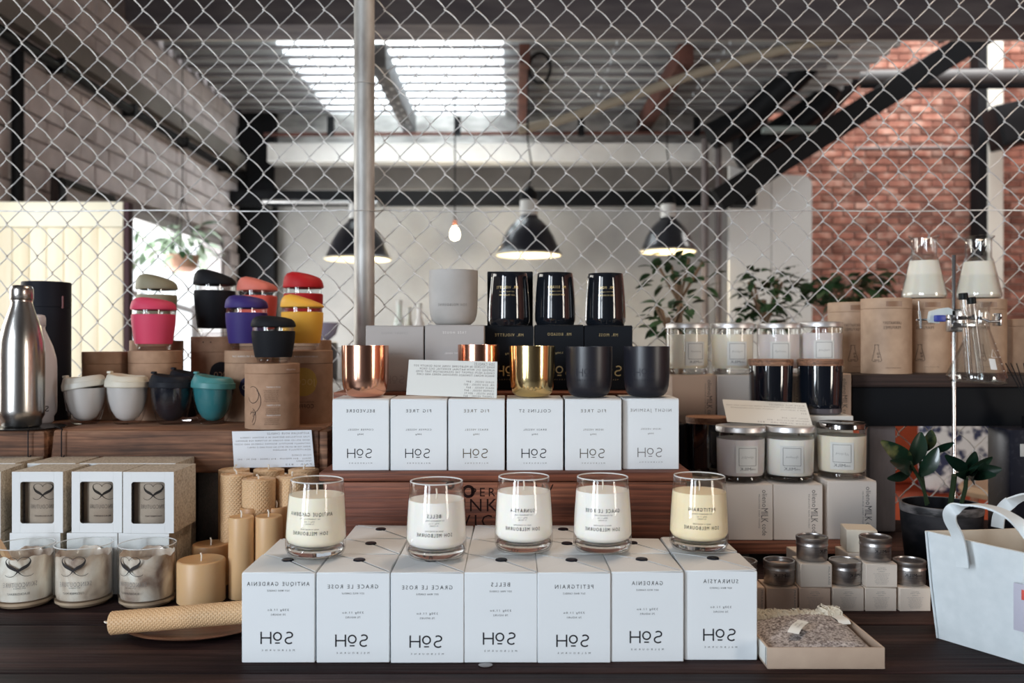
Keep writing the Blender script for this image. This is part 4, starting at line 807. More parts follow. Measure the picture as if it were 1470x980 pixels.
def lid_jar(px, Yc, zb, r, h, lab, wax_m, az, seed, group, lid=lid_s, glassm=None):
    t = thing('candle_jar', lab, 'candle', (PX(px, Yc), Yc, zb), group=group, rz=math.atan((735 - px) / F))
    hb_ = h - .011
    part('jar', lambda: MB().lathe([(0, .0), (r * .86, 0), (r * .95, .003), (r * .97, .012), (r * .99, hb_), (r * .965, hb_), (r * .94, .012), (0, .0105)], 48), jar_glass, t, key='jar%.4f' % (r + h))
    part('wax', lambda: MB().lathe([(0, .0118), (r * .90, .0118), (r * .955, .017), (r * .985, hb_ - .012), (0, hb_ - .012)], 48), wax_m, t, key='jwax%.4f' % (r + h))
    part('glass_foot', lambda: MB().lathe([(0, .002), (r * .84, .0012), (r * .93, .0055), (r * .92, .009), (0, .0095)], 40), base_glass, t, key='jf%.4f' % (r + h))
    part('lid', lambda: MB().lathe([(r * 1.0, hb_), (r * 1.02, hb_ + .001), (r * 1.02, h - .002), (r * 1.0, h - .0006), (r * .93, h), (r * .88, h - .0012), (0, h - .0012)], 48), lid, t, key='jl%.4f' % (r + h))
    mb = MB(); k = 7; W = .0205; z0, z1_ = .018, .066
    for i in range(k + 1):
        a = (i / k * 2 - 1) * W; mb.v += [(a, 0, z0), (a, 0, z1_)]
    mb.f = [(2 * i, 2 * i + 2, 2 * i + 3, 2 * i + 1) for i in range(k)]; cyl_to(mb, r * .99, .0004, az); lb = part('label', mb, lab_m, t, fix=False)
    mb = MB(); w2 = .0155; zz0, zz1 = .031, .062
    for q in ([(-w2, zz0), (-w2 / 2, zz0), (0, zz0), (w2 / 2, zz0), (w2, zz0)], [(-w2, zz1), (-w2 / 2, zz1), (0, zz1), (w2 / 2, zz1), (w2, zz1)], [(-w2, zz0), (-w2, zz1)], [(w2, zz0), (w2, zz1)]): ribbon(mb, q, .0007)
    script(mb, 0, .046, .021, seed); txt(mb, 'MILK', -.004, .0255, .0052, width=.020, sp=.02); txt(mb, 'code', .0105, .0252, .0034, width=.009)
    cyl_to(mb, r * .99, .0008, az); letters(mb, GREYINK, lb)
    return t
lilac = wax('milk_wax_lilac', (.76, .69, .67)); ywx = wax('milk_wax_yellow', (.88, .80, .66))
for i, (px, Y, m_, az, wh) in enumerate(((986.5, 1.782, ywx, .42, 'leftmost silver lidded jar in the upper row of four'), (1051, 1.782, ywx, .25, 'second silver lidded jar in the upper row of four'), (1117, 1.782, lilac, .12, 'third silver lidded jar in the upper row, behind a black jar'), (1178.5, 1.782, lilac, .15, 'rightmost silver lidded jar in the upper row'))):
    lid_jar(px, Y, eb[i] + .0005, .0425, .1035, wh, m_, az, i, 'silver lidded jars in the upper row')
for i, (px, Y, m_, az, wh) in enumerate(((1063, 1.578, lilac, .30, 'left jar of the lower silver lidded row, pale lilac wax'), (1133.5, 1.578, wx_w, .10, 'middle jar of the lower silver lidded row'), (1208, 1.585, ywx, .02, 'right jar of the lower row, darker lid and warm cream wax'))):
    lid_jar(px, Y, fb[i] + .0005, .0432, .0990, wh, m_, az, i + 9, 'silver lidded jars in the lower row', lid=lid_s if i < 2 else mat('dark_chrome', (.25, .24, .24), .12, 1))
bgl = mat('black_jar_glass', (.006, .008, .013), .05, coat=1); woodlid = wood('bamboo_lid', (.22, .10, .06), (.34, .17, .10), (.45, .26, .16), (8, 30, 30), .5)
def black_jar(px, Yc, zb, r, h, lab, foot=True):
    t = thing('black_candle_jar', lab, 'candle', (PX(px, Yc), Yc, zb), group='black jars with wooden lids')
    part('jar', lambda: MB().lathe([(0, .001), (r * .85, .001), (r * .93, .005), (r * .95, .02), (r, h - .012), (0, h - .012)], 48), bgl, t, key='bj%.4f' % (r + h))
    part('glass_foot', lambda: MB().lathe([(0, 0), (r * .88, 0), (r * .945, .003), (r * .95, .011), (r * .9475, .011), (r * .9, .0005)], 48), mat('smoky_foot', (.10, .09, .1), .1, coat=.5), t, key='bf%.4f' % (r + h))
    part('lid', lambda: MB().lathe([(r * .9, h - .013), (r * 1.0, h - .0122), (r * 1.005, h - .009), (r * .93, h - .0065), (0, h - .0065)][:3] + [(r * 1.02, h - .0085), (r * 1.02, h - .001), (r * 1.0, h), (0, h)], 48), woodlid, t, key='bl%.4f' % (r + h))
black_jar(1106.5, 1.682, WZ + .0005, .0415, .1045, 'left black candle jar with a wooden lid, above the price card'); black_jar(1177, 1.682, WZ + .0005, .0422, .1045, 'right black candle jar with a wooden lid, above the price card')
t, w_, h = plain_box('candle_box', 984, 1048, 686, 1.63, EB - .0 , .088, cream_card, 'cream box carrying the low black jar behind the left cream box', ''); jz = EB + h
t['group'] = 'cream boxes stacked behind the jars'
black_jar(1016.5, 1.676, jz + .0005, .0415, .1110, 'low black candle jar with wooden lid beside the middle crate')
plain_box('gift_box', 944, 983, 609, 1.665, TZ + .0003, .06, black_card, 'plain tall black block between the middle crate and the low black jar', 'black boxes on the upper crate')  # plain black block filling the space left of the low jar
price_card([(1037, 573), (1157, 578.5), (1167, 612), (1044, 605)], 'cream price card lying tilted on the lids of the lower jars', L3, card_m, 0, 1.578, 1.632)

# ---- small tins and small boxes
tin = noisy('brushed_tin', (.38, .36, .355), (.50, .48, .47), 40, (1, 1, 12), .36, 0, metal=.95); kraft_s = mat('small_box_card', (.72, .63, .54), .7); kraft_s2 = mat('small_box_card_warm', (.66, .50, .39), .7)
def small_box(px0, px1, Yf, zb, lab, front='text', rz=0, m=None, h=.0338, d=.045):
    w_ = .0448; t = thing('small_box', lab, 'box', ((PX(px0, Yf) + PX(px1, Yf)) / 2, Yf + d / 2, zb), rz, 'small kraft boxes by the tins')
    part('carton', lambda: MB().rbox(-w_ / 2, w_ / 2, -d / 2, d / 2, 0, h - .0008, .0006, 1), m or kraft_s, t, key='sb'); part('lid_flap', lambda: MB().rbox(-w_ / 2 + .0004, w_ / 2 - .0004, -d / 2 + .0008, d / 2, h - .0007, h, .0002, 1), m or kraft_s, t, key='sbf')
    mb = MB()
    if front == 'text':
        txt(mb, 'olieno', 0, h - .0058, .0016, width=.011); txt(mb, 'AND CODE', 0, h - .0082, .0013, width=.014); txt(mb, 'CANDLE', 0, h - .0112, .0014, width=.009)
        for k in range(8): txt(mb, 'SOY WAX AND NATURAL OILS POURED'[k:k + 24], 0, h - .0142 - k * .0021, .0010, width=[.024, .021, .019, .02, .017, .02, .018, .015][k])
    elif front == 'side':
        one = MB(); txt(one, 'MILKAND', 0, 0, .0026, width=h * .78, mirror=False)
        for a, b_, c in one.v: mb.v.append((w_ / 2 - .0042 + c, 0, h / 2 - a))
        mb.f = one.f
    if mb.f: flat_to(mb, -d / 2 - .00015); letters(mb, GREYINK, t)
    return t
T0 = TZ + .0002; T1 = T0 + .0341; T2 = T1 + .0341
small_box(1053.5, 1098, 1.253, T0, 'small kraft box in the bottom row, mostly behind the front white boxes', 'side', m=kraft_s2)
small_box(1100, 1145.8, 1.2525, T0, 'bottom row small kraft box under the open tin', 'side', m=kraft_s2)
small_box(1147, 1193, 1.2525, T0, 'bottom row small kraft box behind the scarf fringe', m=kraft_s2); small_box(1195.5, 1240.5, 1.2525, T0, 'bottom row small kraft box under the plain lidded tin')
small_box(1242, 1287.5, 1.2525, T0, 'bottom row small kraft box, second from the right end'); small_box(1291, 1336, 1.2525, T0, 'bottom row small kraft box at the right end', rz=R(1))
small_box(1149, 1196.4, 1.2535, T1, 'second level small kraft box with plain front under the upper left tin', 'side', rz=R(-2)); small_box(1243.5, 1289, 1.2535, T1, 'second level small kraft box with printed front under the upper right tin', rz=R(-1.5))
small_box(1142, 1187, 1.316, T1, 'second level small kraft box tucked behind the upper left tin', None, rz=R(5)); small_box(1142, 1187, 1.316, T0, 'bottom level small kraft box hidden behind the left tins', None, rz=R(2))
small_box(1214, 1259, 1.318, T0, 'bottom level small kraft box in the back, right side', None); small_box(1214, 1259, 1.318, T1, 'second level small kraft box in the back, right side', None, rz=R(4))
small_box(1219, 1263, 1.32, T2, 'topmost small cream box behind the upper right tin', None, rz=R(-9), m=mat('small_box_cream', (.66, .60, .50), .7))
def tin_can(px, Yc, zb, lab, open_=0, text=True, az=.3, dark=1):
    r = .0225; h = .0335; t = thing('candle_tin', lab, 'tin', (PX(px, Yc), Yc, zb), group='small round candle tins', rz=math.atan((735 - px) / F))
    part('can', lambda: MB().lathe([(0, 0), (r * .93, 0), (r * .97, .0012), (r * .965, .022), (r * .93, .022), (r * .9, .004), (0, .004)], 40), tin, t, key='can')
    part('lid_ring', lambda: MB().lathe([(r * .975, .0205), (r * 1.01, .021), (r * 1.01, .0225), (r * .985, .0235), (r * .985, .0275), (r * 1.015, .0285), (r * 1.015, h - .0008), (r * .98, h), (r * .9, h - .0002), (r * .88, h - .0022), (r * .9, h - .003)], 40), tin, t, key='ring')
    if open_ == 1:
        part('wax', lambda: MB().lathe([(0, .005), (r * .88, .005), (r * .88, .0265), (0, .0265)], 32), wax('wax_tin', (.55, .42, .36)), t, key='twx'); part('wick', MB().tube([(0, 0, .026), (0, 0, .034)], .0007, 5), wick_m, t)
    else: part('lid_top', lambda: MB().lathe([(0, h - .0018), (r * .89, h - .0018), (r * .89, h - .0026), (0, h - .0026)], 32), mat('lid_window_dark', (.10, .09, .09), .12, .4) if open_ == 2 else tin, t, key='lt%d' % open_)
    if text:
        mb = MB(); txt(mb, 'MILK', 0, .0155, .0048, width=.017, sp=.05); txt(mb, 'olieno', .0125, .0155, .0034, width=.009); txt(mb, 'SOY CANDLE', .002, .0115, .0012, width=.014); cyl_to(mb, r * .97, .0003, az); letters(mb, INK, t)
tin_can(1064, 1.279, T0 + .0341, 'dark tin half hidden behind the rightmost front white box', 1, False); tin_can(1118.5, 1.278, T1 + .0003, 'open tin showing wax and wick, beside the front white boxes', 1, az=.05)
tin_can(1165.5, 1.282, T2 + .0003, 'upper left tin standing on a plain kraft box', 2, az=.9); tin_can(1213, 1.279, T1 + .0003, 'plain lidded dark tin in the middle, below the cream box', 0, az=.7)
tin_can(1256.5, 1.281, T2 + .0003, 'upper right tin standing on a printed kraft box', 2, az=.35); tin_can(1305.5, 1.279, T1 + .0003, 'rightmost tin beside the white bag', 2, az=.1)

# ---- boxed windows candles on the left
speck = noisy('speckled_recycled_card', (.34, .29, .23), (.58, .52, .43), 300, rough=.85, bump=.1, lo=.35, hi=.6); win_front = mat('window_box_front', (.74, .755, .76), .6)
can_dark = noisy('candle_behind_window', (.46, .38, .32), (.60, .52, .45), 20, rough=.5, bump=0)
def heart(mb, u, v, s_, t_=.09):
    """calligraphic heart whose tails cross below and curl outwards"""
    c = [(.0, .62), (.12, .80), (.42, .92), (.80, .82), (.93, .55), (.72, .22), (.30, -.02), (.0, -.24), (-.22, -.50), (-.52, -.66), (-.86, -.62), (-1.0, -.50)]
    def sm(p):
        o = []
        for i in range(len(p) - 1):
            p0, p1, p2, p3 = p[max(i - 1, 0)], p[i], p[i + 1], p[min(i + 2, len(p) - 1)]
            for k in range(4):
                q = k / 4; o.append(tuple(.5 * (2 * p1[j] + (p2[j] - p0[j]) * q + (2 * p0[j] - 5 * p1[j] + 4 * p2[j] - p3[j]) * q * q + (3 * p1[j] - p0[j] - 3 * p2[j] + p3[j]) * q ** 3) for j in (0, 1)))
        o.append(p[-1]); return o
    for sg, tail in ((1, 1), (-1, 1.15)):
        p = sm([(sg * x * (tail if z < -.3 else 1), z) for x, z in c]); n = len(p)
        ws = [s_ * (.035 + t_ * 1.9 * math.exp(-((i / n - .5) / .13) ** 2)) for i in range(n)]
        ribbon(mb, [(u + x * s_, v + z * s_ * 1.0) for x, z in p], ws)
def window_box(px0, px1, pyt, pyb, Yf, zb, lab, rz=0, d=.0915, w_=.0778, window=True, small=('BLACKCURRANT',), text=True):
    h = .0938; t = thing('window_box', lab, 'box', ((PX(px0, Yf) + PX(px1, Yf)) / 2, Yf + d / 2, zb), rz, 'window boxed candles on the left')
    part('carton', lambda: MB().box(-w_ / 2, w_ / 2, -d / 2 + .0006, d / 2, 0, .0006).box(-w_ / 2, w_ / 2, -d / 2 + .0006, d / 2, h - .0006, h).box(-w_ / 2, -w_ / 2 + .0006, -d / 2 + .0006, d / 2, 0, h).box(w_ / 2 - .0006, w_ / 2, -d / 2 + .0006, d / 2, 0, h).box(-w_ / 2, w_ / 2, d / 2 - .0006, d / 2, 0, h), speck, t, False, key='wb')
    x0, x1, q0, q1 = -.0262, .0252, .0145, .0785
    if window:
        def fr():
            mb = MB(); a = w_ / 2
            mb.rbox(-a, x0, -d / 2 - .0006, -d / 2 + .0006, 0, h, .0002, 1).rbox(x1, a, -d / 2 - .0006, -d / 2 + .0006, 0, h, .0002, 1).rbox(x0, x1, -d / 2 - .0006, -d / 2 + .0006, 0, q0, .0001, 1).rbox(x0, x1, -d / 2 - .0006, -d / 2 + .0006, q1, h, .0001, 1)
            for cx, cz, a0 in ((x0, q0, 180), (x1, q0, 270), (x1, q1, 0), (x0, q1, 90)):
                r = .004; c = (cx + (r if cx < 0 else -r), cz + (r if cz < .04 else -r)); p = [(cx, cz)] + [(c[0] + r * math.cos(R(a0 + k * 22.5)), c[1] + r * math.sin(R(a0 + k * 22.5))) for k in range(5)]
                mb.prism(p, -d / 2 - .0005, -d / 2 + .0005)
            return mb
        part('front', fr, win_front, t, False, key='wbf')
        part('window', lambda: MB().box(x0 - .002, x1 + .002, -d / 2 + .0009, -d / 2 + .0013, q0 - .002, q1 + .002), thin_glass('clear_film', (.93, .92, .9), (.6, .6, .6)), t, False, key='wbg')
        g = part('boxed_candle', lambda: MB().lathe([(0, .001), (.036, .001), (.0385, .005), (.0385, .082), (.036, .084), (0, .084)], 40), can_dark, t, key='wbc')
        if text:
            mb = MB(); heart(mb, .002, .060, .0155, .12); cyl_to(mb, .0385, .0004, .05); letters(mb, mat('swirl_ink', (.04, .035, .035), .5), g, 'emblem'); mb = MB(); txt(mb, 'SKINCOUTURE', .003, .0390, .0062, width=.044, sp=.15); cyl_to(mb, .0385, .0004, .05); letters(mb, mat('swirl_grey', (.26, .23, .21), .5), g)
            mb = MB(); txt(mb, small[0], .002, .0245, .0024, width=.026); cyl_to(mb, .0385, .0004, .05); letters(mb, mat('swirl_ink2', (.05, .03, .04), .5), g, 'small_lettering')
    else: part('front', lambda: MB().rbox(-w_ / 2, w_ / 2, -d / 2 - .0006, -d / 2 + .0006, 0, h, .0002, 1), win_front, t, key='wbp')
    return t
Y1 = 1.336; B0 = TZ + .0003; B1 = B0 + .0942
window_box(-82, -9, 0, 0, 1.33, B1, 'speckled window box at the far left edge, upper row, cut off by the frame', R(9), text=False)
window_box(17, 90, 677, 765, Y1, B1, 'left window boxed candle of three facing forward in the upper row', R(.6))
window_box(103, 176, 674, 762, Y1 + .001, B1, 'middle window boxed candle of three facing forward in the upper row', R(-.3), small=('BLACKBERRY',))
window_box(177, 249.5, 675, 764, Y1 - .002, B1, 'right window boxed candle of three facing forward, speckled side showing', 0, small=('CUCUMBER MINT',))
for i, (a, b_) in enumerate(((-72, 1), (14, 87), (96, 169), (170, 243))):
    window_box(a, b_, 0, 0, Y1 + .0015, B0, '%s window box in the lower row behind the glass jars' % ('far left', 'left', 'middle', 'right')[i], 0, window=False)
for i, a in enumerate((-40, 45, 120, 180)):
    for lv in (0, 1):
        Y = Y1 + .097; q = a + 8 if i == 3 else a
        window_box(q, q + 68, 0, 0, Y, (B0, B1)[lv] + (0.001 if lv else 0), '%s box of the back row of window boxes, %s level' % (('far left', 'second', 'third', 'rightmost')[i], ('lower', 'upper')[lv]), R([0, .6, -.4, 0][i]), window=False, d=.0675 + 0) if not (lv == 0 and i < 3) else None
# used glass jars in front
grimy = noisy('wax_smeared_glass', (.26, .17, .13), (.90, .85, .77), 24, (1, 1, .55), .3, .25, lo=.34, hi=.66, dist=1.2, c3=(.66, .55, .45), bdist=.002, coat=.4)
def used_jar(px, Yc, lab, az, spoon=False, small='BLACKCURRANT', tilt=0):
    r = .0412; h = .088; t = thing('used_candle_jar', lab, 'candle', (PX(px, Yc), Yc, TZ + .0003), rz=tilt + math.atan((735 - px) / F), group='wax smeared tester jars')
    part('jar', lambda: MB().lathe([(0, .0), (r * .88, 0), (r * .975, .004), (r * .985, .012), (r, h - .001), (r - .001, h), (r - .0028, h - .001), (r * .94, .013), (r * .6, .0105), (0, .011)], 56), jar_glass, t, key='uj')
    part('glass_foot', lambda: MB().lathe([(0, .002), (r * .84, .0015), (r * .955, .006), (r * .95, .0095), (0, .0098)], 48), noisy('amber_foot', (.30, .2, .13), (.55, .42, .3), 12, rough=.1, bump=0), t, key='uf')
    def smear():
        mb = MB().lathe([(0, .0115), (r * .88, .0115), (r * .925, .018), (r * .93, .05), (r * .928, .069), (r * .926, .0785), (r * .90, .078), (r * .89, .071), (r * .86, .06), (r * .4, .057), (0, .058)], 64)
        rr = random.Random(6)
        def f(x, y, z):
            if z > .065:
                a = math.atan2(y, x); z += .0022 * math.sin(a * 5 + 1) + .0012 * math.sin(a * 13) - .004 if z > .0775 else 0
            elif z > .05 and x * x + y * y < (r * .88) ** 2: z += .002 * math.sin(x * 300) * math.sin(y * 270)
            return (x, y, z)
        return mb.fn(f)
    part('wax', smear, grimy, t, key='us')
    if spoon:
        part('spatula', MB().tube([(-.018, 0, .060), (-.034, -.004, .094), (-.038, -.004, .1)], .005, 8), mat('spatula_tan', (.62, .42, .25), .5), t, label='tan wooden spatula end')
    mb = MB(); heart(mb, 0, .061, .0175, .12); cyl_to(mb, r, .0006, az); letters(mb, mat('swirl_ink', (.04, .035, .035), .5), t, 'emblem'); mb = MB(); txt(mb, 'SKINCOUTURE', .002, .0375, .0064, width=.046, sp=.15); cyl_to(mb, r, .0006, az); letters(mb, mat('swirl_grey', (.26, .23, .21), .5), t)
    part('rim', lambda: MB().lathe([(r - .001 + .0010 * math.cos(R(q)), h - .0002 + .0008 * math.sin(R(q))) for q in range(0, 360, 45)], 64, loop=True), rim_glass(), t, key='ujrim')
    mb = MB(); txt(mb, 'SOY CANDLE', .002, .0325, .0018, width=.016); txt(mb, small, 0, .0245, .0030, width=.030); cyl_to(mb, r, .0006, az); letters(mb, INK, t, 'small_lettering')
used_jar(36, 1.2915, 'left wax smeared glass jar at the edge of the table', -.22, True); used_jar(120.5, 1.296, 'middle wax smeared glass jar before the window boxes', -.35, small='CUCUMBER MINT'); used_jar(211.5, 1.2945, 'right wax smeared glass jar beside the squat beeswax candle', -.62)

# ---- beeswax candles
def hex_bump(name, c):
    m = mat(name, c, .5, sss=.25); nt = m.node_tree; b = nt.nodes['Principled BSDF']
    return m
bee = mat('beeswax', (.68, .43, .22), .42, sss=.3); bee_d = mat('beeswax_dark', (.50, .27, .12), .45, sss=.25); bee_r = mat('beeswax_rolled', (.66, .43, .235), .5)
bwick = mat('braided_wick', (.82, .76, .66), .9)
def honey_roll(r, L, na, seam=True):
    """rolled sheet: honeycomb relief as geometry on a cylinder along Z"""
    mb = MB(); nz = int(L / (2 * math.pi * r / na)) * 4; vs = []; fs = []; n = na * 4
    for j in range(nz + 1):
        for i in range(n):
            a = 2 * math.pi * i / n; z = L * j / nz; u = i / 4; v = j / 4
            q = min(abs(math.sin(math.pi * (u + v) / 1.0)), abs(math.sin(math.pi * (u - v) / 1.0)))
            rr = r - .0014 * q
            vs.append((rr * math.cos(a), rr * math.sin(a), z))
    for j in range(nz):
        for i in range(n): k = (i + 1) % n; fs.append((j * n + i, j * n + k, (j + 1) * n + k, (j + 1) * n + i))
    mb.add(vs, fs); mb.add([], [])
    mb.f.append(tuple(range(n - 1, -1, -1))); mb.f.append(tuple(nz * n + i for i in range(n)))
    return mb
def tall_honey(px, Yc, h, lab, sd):
    r = .0256; t = thing('honeycomb_candle', lab, 'candle', (PX(px, Yc), Yc, TZ + .0002), rz=sd, group='tall honeycomb beeswax candles')
    part('body', lambda: honey_roll(r, .171, 26), bee_r, t, key='hr', ang=20)
    o = part('spiral_edge', lambda: MB().tube([((r * (1 - a / 1300)) * math.cos(R(a)), (r * (1 - a / 1300)) * math.sin(R(a)), .1712) for a in range(0, 1080, 24)], .0009, 5), bee_r, t, key='hsp')
    part('wick', lambda: MB().tube([(0, 0, .17), (.0006, 0, .175), (.003, .0, .178), (.0045, .001, .1775)], .0014, 6), bwick, t, key='bw')
for px, Y, wh, sd in ((336, 1.478, 'back row, left', .5), (386, 1.478, 'back row, middle', 2), (436, 1.478, 'back row, right, behind the leftmost tumbler', 1), (340, 1.424, 'front row, left', 3), (371.5, 1.375, 'front row, middle', 4), (419.5, 1.402, 'front row, right, beside the leftmost tumbler', 5)):
    tall_honey(px, Y, .171, 'tall honeycomb beeswax pillar candle, ' + wh, sd)
def pillar(px, Yc, r, h, lab, m, dish=.002):
    t = thing('beeswax_pillar', lab, 'candle', (PX(px, Yc), Yc, TZ + .0003), group='smooth beeswax pillars')
    part('body', MB().lathe([(0, 0), (r * .97, 0), (r, .001), (r, h - .0035), (r * .97, h - .001), (r * .9, h), (r * .75, h - dish * .6), (0, h - dish)], 48), m, t)
    part('wick', MB().tube([(0, 0, h - dish - .001), (.0005, 0, h + .005), (-.001, .0, h + .009)], .0013, 6), bwick, t)
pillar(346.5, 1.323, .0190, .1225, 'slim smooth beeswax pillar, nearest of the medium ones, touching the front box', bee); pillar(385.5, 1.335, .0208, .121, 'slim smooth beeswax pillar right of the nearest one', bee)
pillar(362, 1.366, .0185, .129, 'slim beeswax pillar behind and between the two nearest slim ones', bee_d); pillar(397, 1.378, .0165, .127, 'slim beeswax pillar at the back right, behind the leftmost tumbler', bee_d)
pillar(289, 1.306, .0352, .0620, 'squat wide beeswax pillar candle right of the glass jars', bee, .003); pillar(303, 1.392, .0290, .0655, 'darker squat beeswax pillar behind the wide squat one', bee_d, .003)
t = thing('wooden_plate', 'shallow brown wooden plate under the rolled candle', 'plate', (-.428, 1.178, TZ))
part('dish', MB().lathe([(0, .0003), (.05, .0003), (.075, .0035), (.091, .0082), (.0925, .0095), (.089, .0098), (.07, .006), (.045, .0035), (0, .003)], 64, sy=.80), wood('plate_wood', (.08, .030, .02), (.17, .075, .048), (.27, .13, .085), (4, 18, 18), .4), t)
p0 = Vector((PX(160, 1.137), 1.137, PZ(894, 1.137))); p1 = Vector((PX(352, 1.15), 1.15, PZ(878, 1.15))); d = p1 - p0; Lr = d.length
t = thing('rolled_candle', 'thick rolled honeycomb beeswax taper lying across the wooden plate', 'candle', p0)
Mr = Vector((0, 0, 1)).rotation_difference(d).to_matrix().to_4x4()
part('body', honey_roll(.0152, Lr, 17).xf(Mr), bee_r, t, ang=20)
part('end_spiral', MB().tube([((.0148 * (1 - a / 1500)) * math.cos(R(a)), (.0148 * (1 - a / 1500)) * math.sin(R(a)), -.0004) for a in range(0, 1260, 24)], .0008, 5).xf(Mr), bee_r, t)
part('wick', MB().tube([(0, 0, .001), (.001, .001, -.008), (.007, .001, -.0115), (.011, .0, -.009), (.011, 0, -.003)], .0011, 6).xf(Mr @ Matrix.Rotation(R(90), 4, 'Z')), bwick, t)

# ---- bottles and black tube at the far left
steel = noisy('brushed_steel_bottle', (.52, .50, .48), (.60, .58, .55), 3, (30, 30, 1), .24, 0, metal=1)
def swell(t, r, h, m, mc, k):
    part('body', MB().lathe([(0, 0), (r * .78, 0), (r * .86, .004), (r * .86, .012), (r * .98, .020), (r, .03), (r, h * .52), (r * .97, h * .60), (r * .82, h * .71), (r * .62, h * .80), (r * .50, h * .855), (r * .46, h * .885), (0, h * .885)], 56), m, t, ang=60)
    part('ring', MB().lathe([(r * .47, h * .882), (r * .49, h * .884), (r * .49, h * .893), (r * .47, h * .895)], 48), mc, t)
    part('cap', MB().lathe([(0, h * .896), (r * .49, h * .896), (r * .515, h * .90), (r * .515, h * .968), (r * .46, h * .992), (r * .34, h), (0, h)], 48), mc, t, ang=60)
t = thing('steel_bottle', 'brushed stainless steel bottle standing at the far left', 'bottle', (PX(30.5, 1.54), 1.542, bt + .0022)); swell(t, .0368, .2500, steel, noisy('brushed_steel_cap', (.50, .47, .45), (.58, .55, .52), 3, (30, 30, 1), .26, 0, metal=1), 0)
t = thing('white_bottle', 'pale lilac white bottle half hidden behind the steel bottle', 'bottle', (PX(48, 1.624), 1.626, bt + .0003), rz=.5); lw_ = mat('lilac_white_enamel', (.58, .56, .60), .4); swell(t, .0385, .2030, lw_, lw_, 1)
mb = MB(); txt(mb, 'SV', 0, .0285, .0105, width=.022, sp=.15); cyl_to(mb, .0385, .0004, .40); letters(mb, INK, t)
t = thing('black_tube_box', 'tall matt black tube packaging behind the bottles', 'box', (PX(66, 1.715), 1.717, bt + .0003))
r = .0440; hh = PZ(403.5, 1.68) - bt; part('tube', MB().lathe([(0, 0), (r, 0), (r, hh - .05), (r - .0008, hh - .0495)], 56), mat('matt_black_paper', (.013, .014, .02), .55), t)
part('lid', MB().lathe([(r - .0012, hh - .0495), (r + .0002, hh - .049), (r + .0002, hh - .001), (r - .001, hh), (0, hh)], 56), mat('matt_black_paper', (.013, .014, .02), .55), t); part('hang_tag', MB().rbox(-.0022, .0022, -.001, .001, 0, .024, .0004), mat('tag_maroon', (.16, .05, .05), .6), t, loc=(.0405, -.018, hh - .052))

# ---- small plastic tumblers with inner bowl
def sprout(px, Yc, c, lc, lab, ltilt=0, h=.0885, lidm=None, rzl=0):
    r = .0385; t = thing('travel_cup', lab, 'cup', (PX(px, Yc), Yc, bt + .0003), group='double walled travel cups')
    k = h / .0885
    part('shell', lambda: MB().lathe([(0, .0005), (r * .5, .0), (r * .6, .002), (r * .72, .012), (r * .85, .030), (r * .93, .050), (r * .97, .0685 * k)], 48), thin_glass('cup_shell', (.93, .93, .94), (.80, .80, .81)), t, key='ss%.3f' % h)
    part('bowl', lambda: MB().lathe([(0, .0048), (r * .28, .0062), (r * .52, .0125), (r * .72, .026), (r * .84, .043), (r * .90, .058), (r * .92, .0685 * k), (0, .0685 * k)], 48), c, t, key='sb%.3f' % h)
    mb = MB().lathe([(r * .99, .0), (r * 1.03, .0015), (r * 1.02, .0105), (r * .95, .0115), (r * .90, .0175), (r * .80, .0205), (r * .76, .0195), (r * .70, .0175), (0, .017)], 48)
    mb.fn(lambda x, y, z: (x, y, z + (max(0, (-x / r)) ** 1.2 * .0065 if z > .0112 else 0)))
    l = part('lid', mb, lc, t, loc=(0, 0, .0675 * k), rot=(0, ltilt, 0), key=None)
    part('spout', MB().rbox(-.0045, .0035, -.006, .006, 0, .0045, .0015), lc, l, loc=(-r * .84, 0, .0245)); return t
ivory = mat('ivory_plastic', (.62, .60, .57), .25, coat=.5); ivl = mat('ivory_lid', (.58, .57, .52), .5); tl = mat('teal_plastic', (.03, .19, .21), .22, coat=.5); tll = mat('teal_lid', (.06, .24, .25), .45); bk = mat('black_plastic', (.008, .01, .016), .15, coat=.6); bkl = mat('black_lid', (.016, .018, .024), .5)
sprout(122.5, 1.622, ivory, ivl, 'ivory travel cup with its lid on crooked, leftmost', R(-9.5), .0865); sprout(183, 1.618, ivory, mat('cream_lid', (.66, .62, .52), .5), 'cream travel cup with its lid on straight', R(1), .0895)
sprout(246, 1.616, bk, bkl, 'glossy black travel cup in front, between cream and teal', R(1), .0885); sprout(306, 1.618, tl, tll, 'teal travel cup beside the kraft tube', R(3.5), .0865); sprout(272, 1.693, bk, bkl, 'black travel cup with raised spout behind the front black one', R(4), .0935)
# ---- kraft tubes and glass cups with silicone bands
kraft = noisy('kraft_paper', (.35, .205, .125), (.45, .275, .175), 60, rough=.75, bump=.1, lo=.3, hi=.7, bdist=.0004); 
def tube_box(px0, px1, pyt, Yc, lab, zb=None, seam=.82, group='kraft tubes on the left beam', m=None):
    zb = bt + .0003 if zb is None else zb; r = (px1 - px0) / 2 * Yc / F; h = PZ(pyt, Yc - r) - zb; t = thing('kraft_tube', lab, 'box', (PX((px0 + px1) / 2, Yc), Yc, zb), group=group, rz=math.atan((735 - (px0 + px1) / 2) / F))
    part('base', MB().lathe([(0, 0), (r, 0), (r, h * seam - .0005), (r - .0006, h * seam), (0, h * seam)], 56), m or kraft, t)
    part('lid', MB().lathe([(r - .0006, h * seam + .0002), (r + .0003, h * seam + .0008), (r + .0003, h - .001), (r - .0008, h), (0, h)], 56), m or kraft, t)
    return t, r, h, zb + h
def silicone(n, c): return mat('silicone_' + n, c, .6, spec=.35)
cg = thin_glass('cup_glass', (.97, .98, .98), (.80, .80, .81))
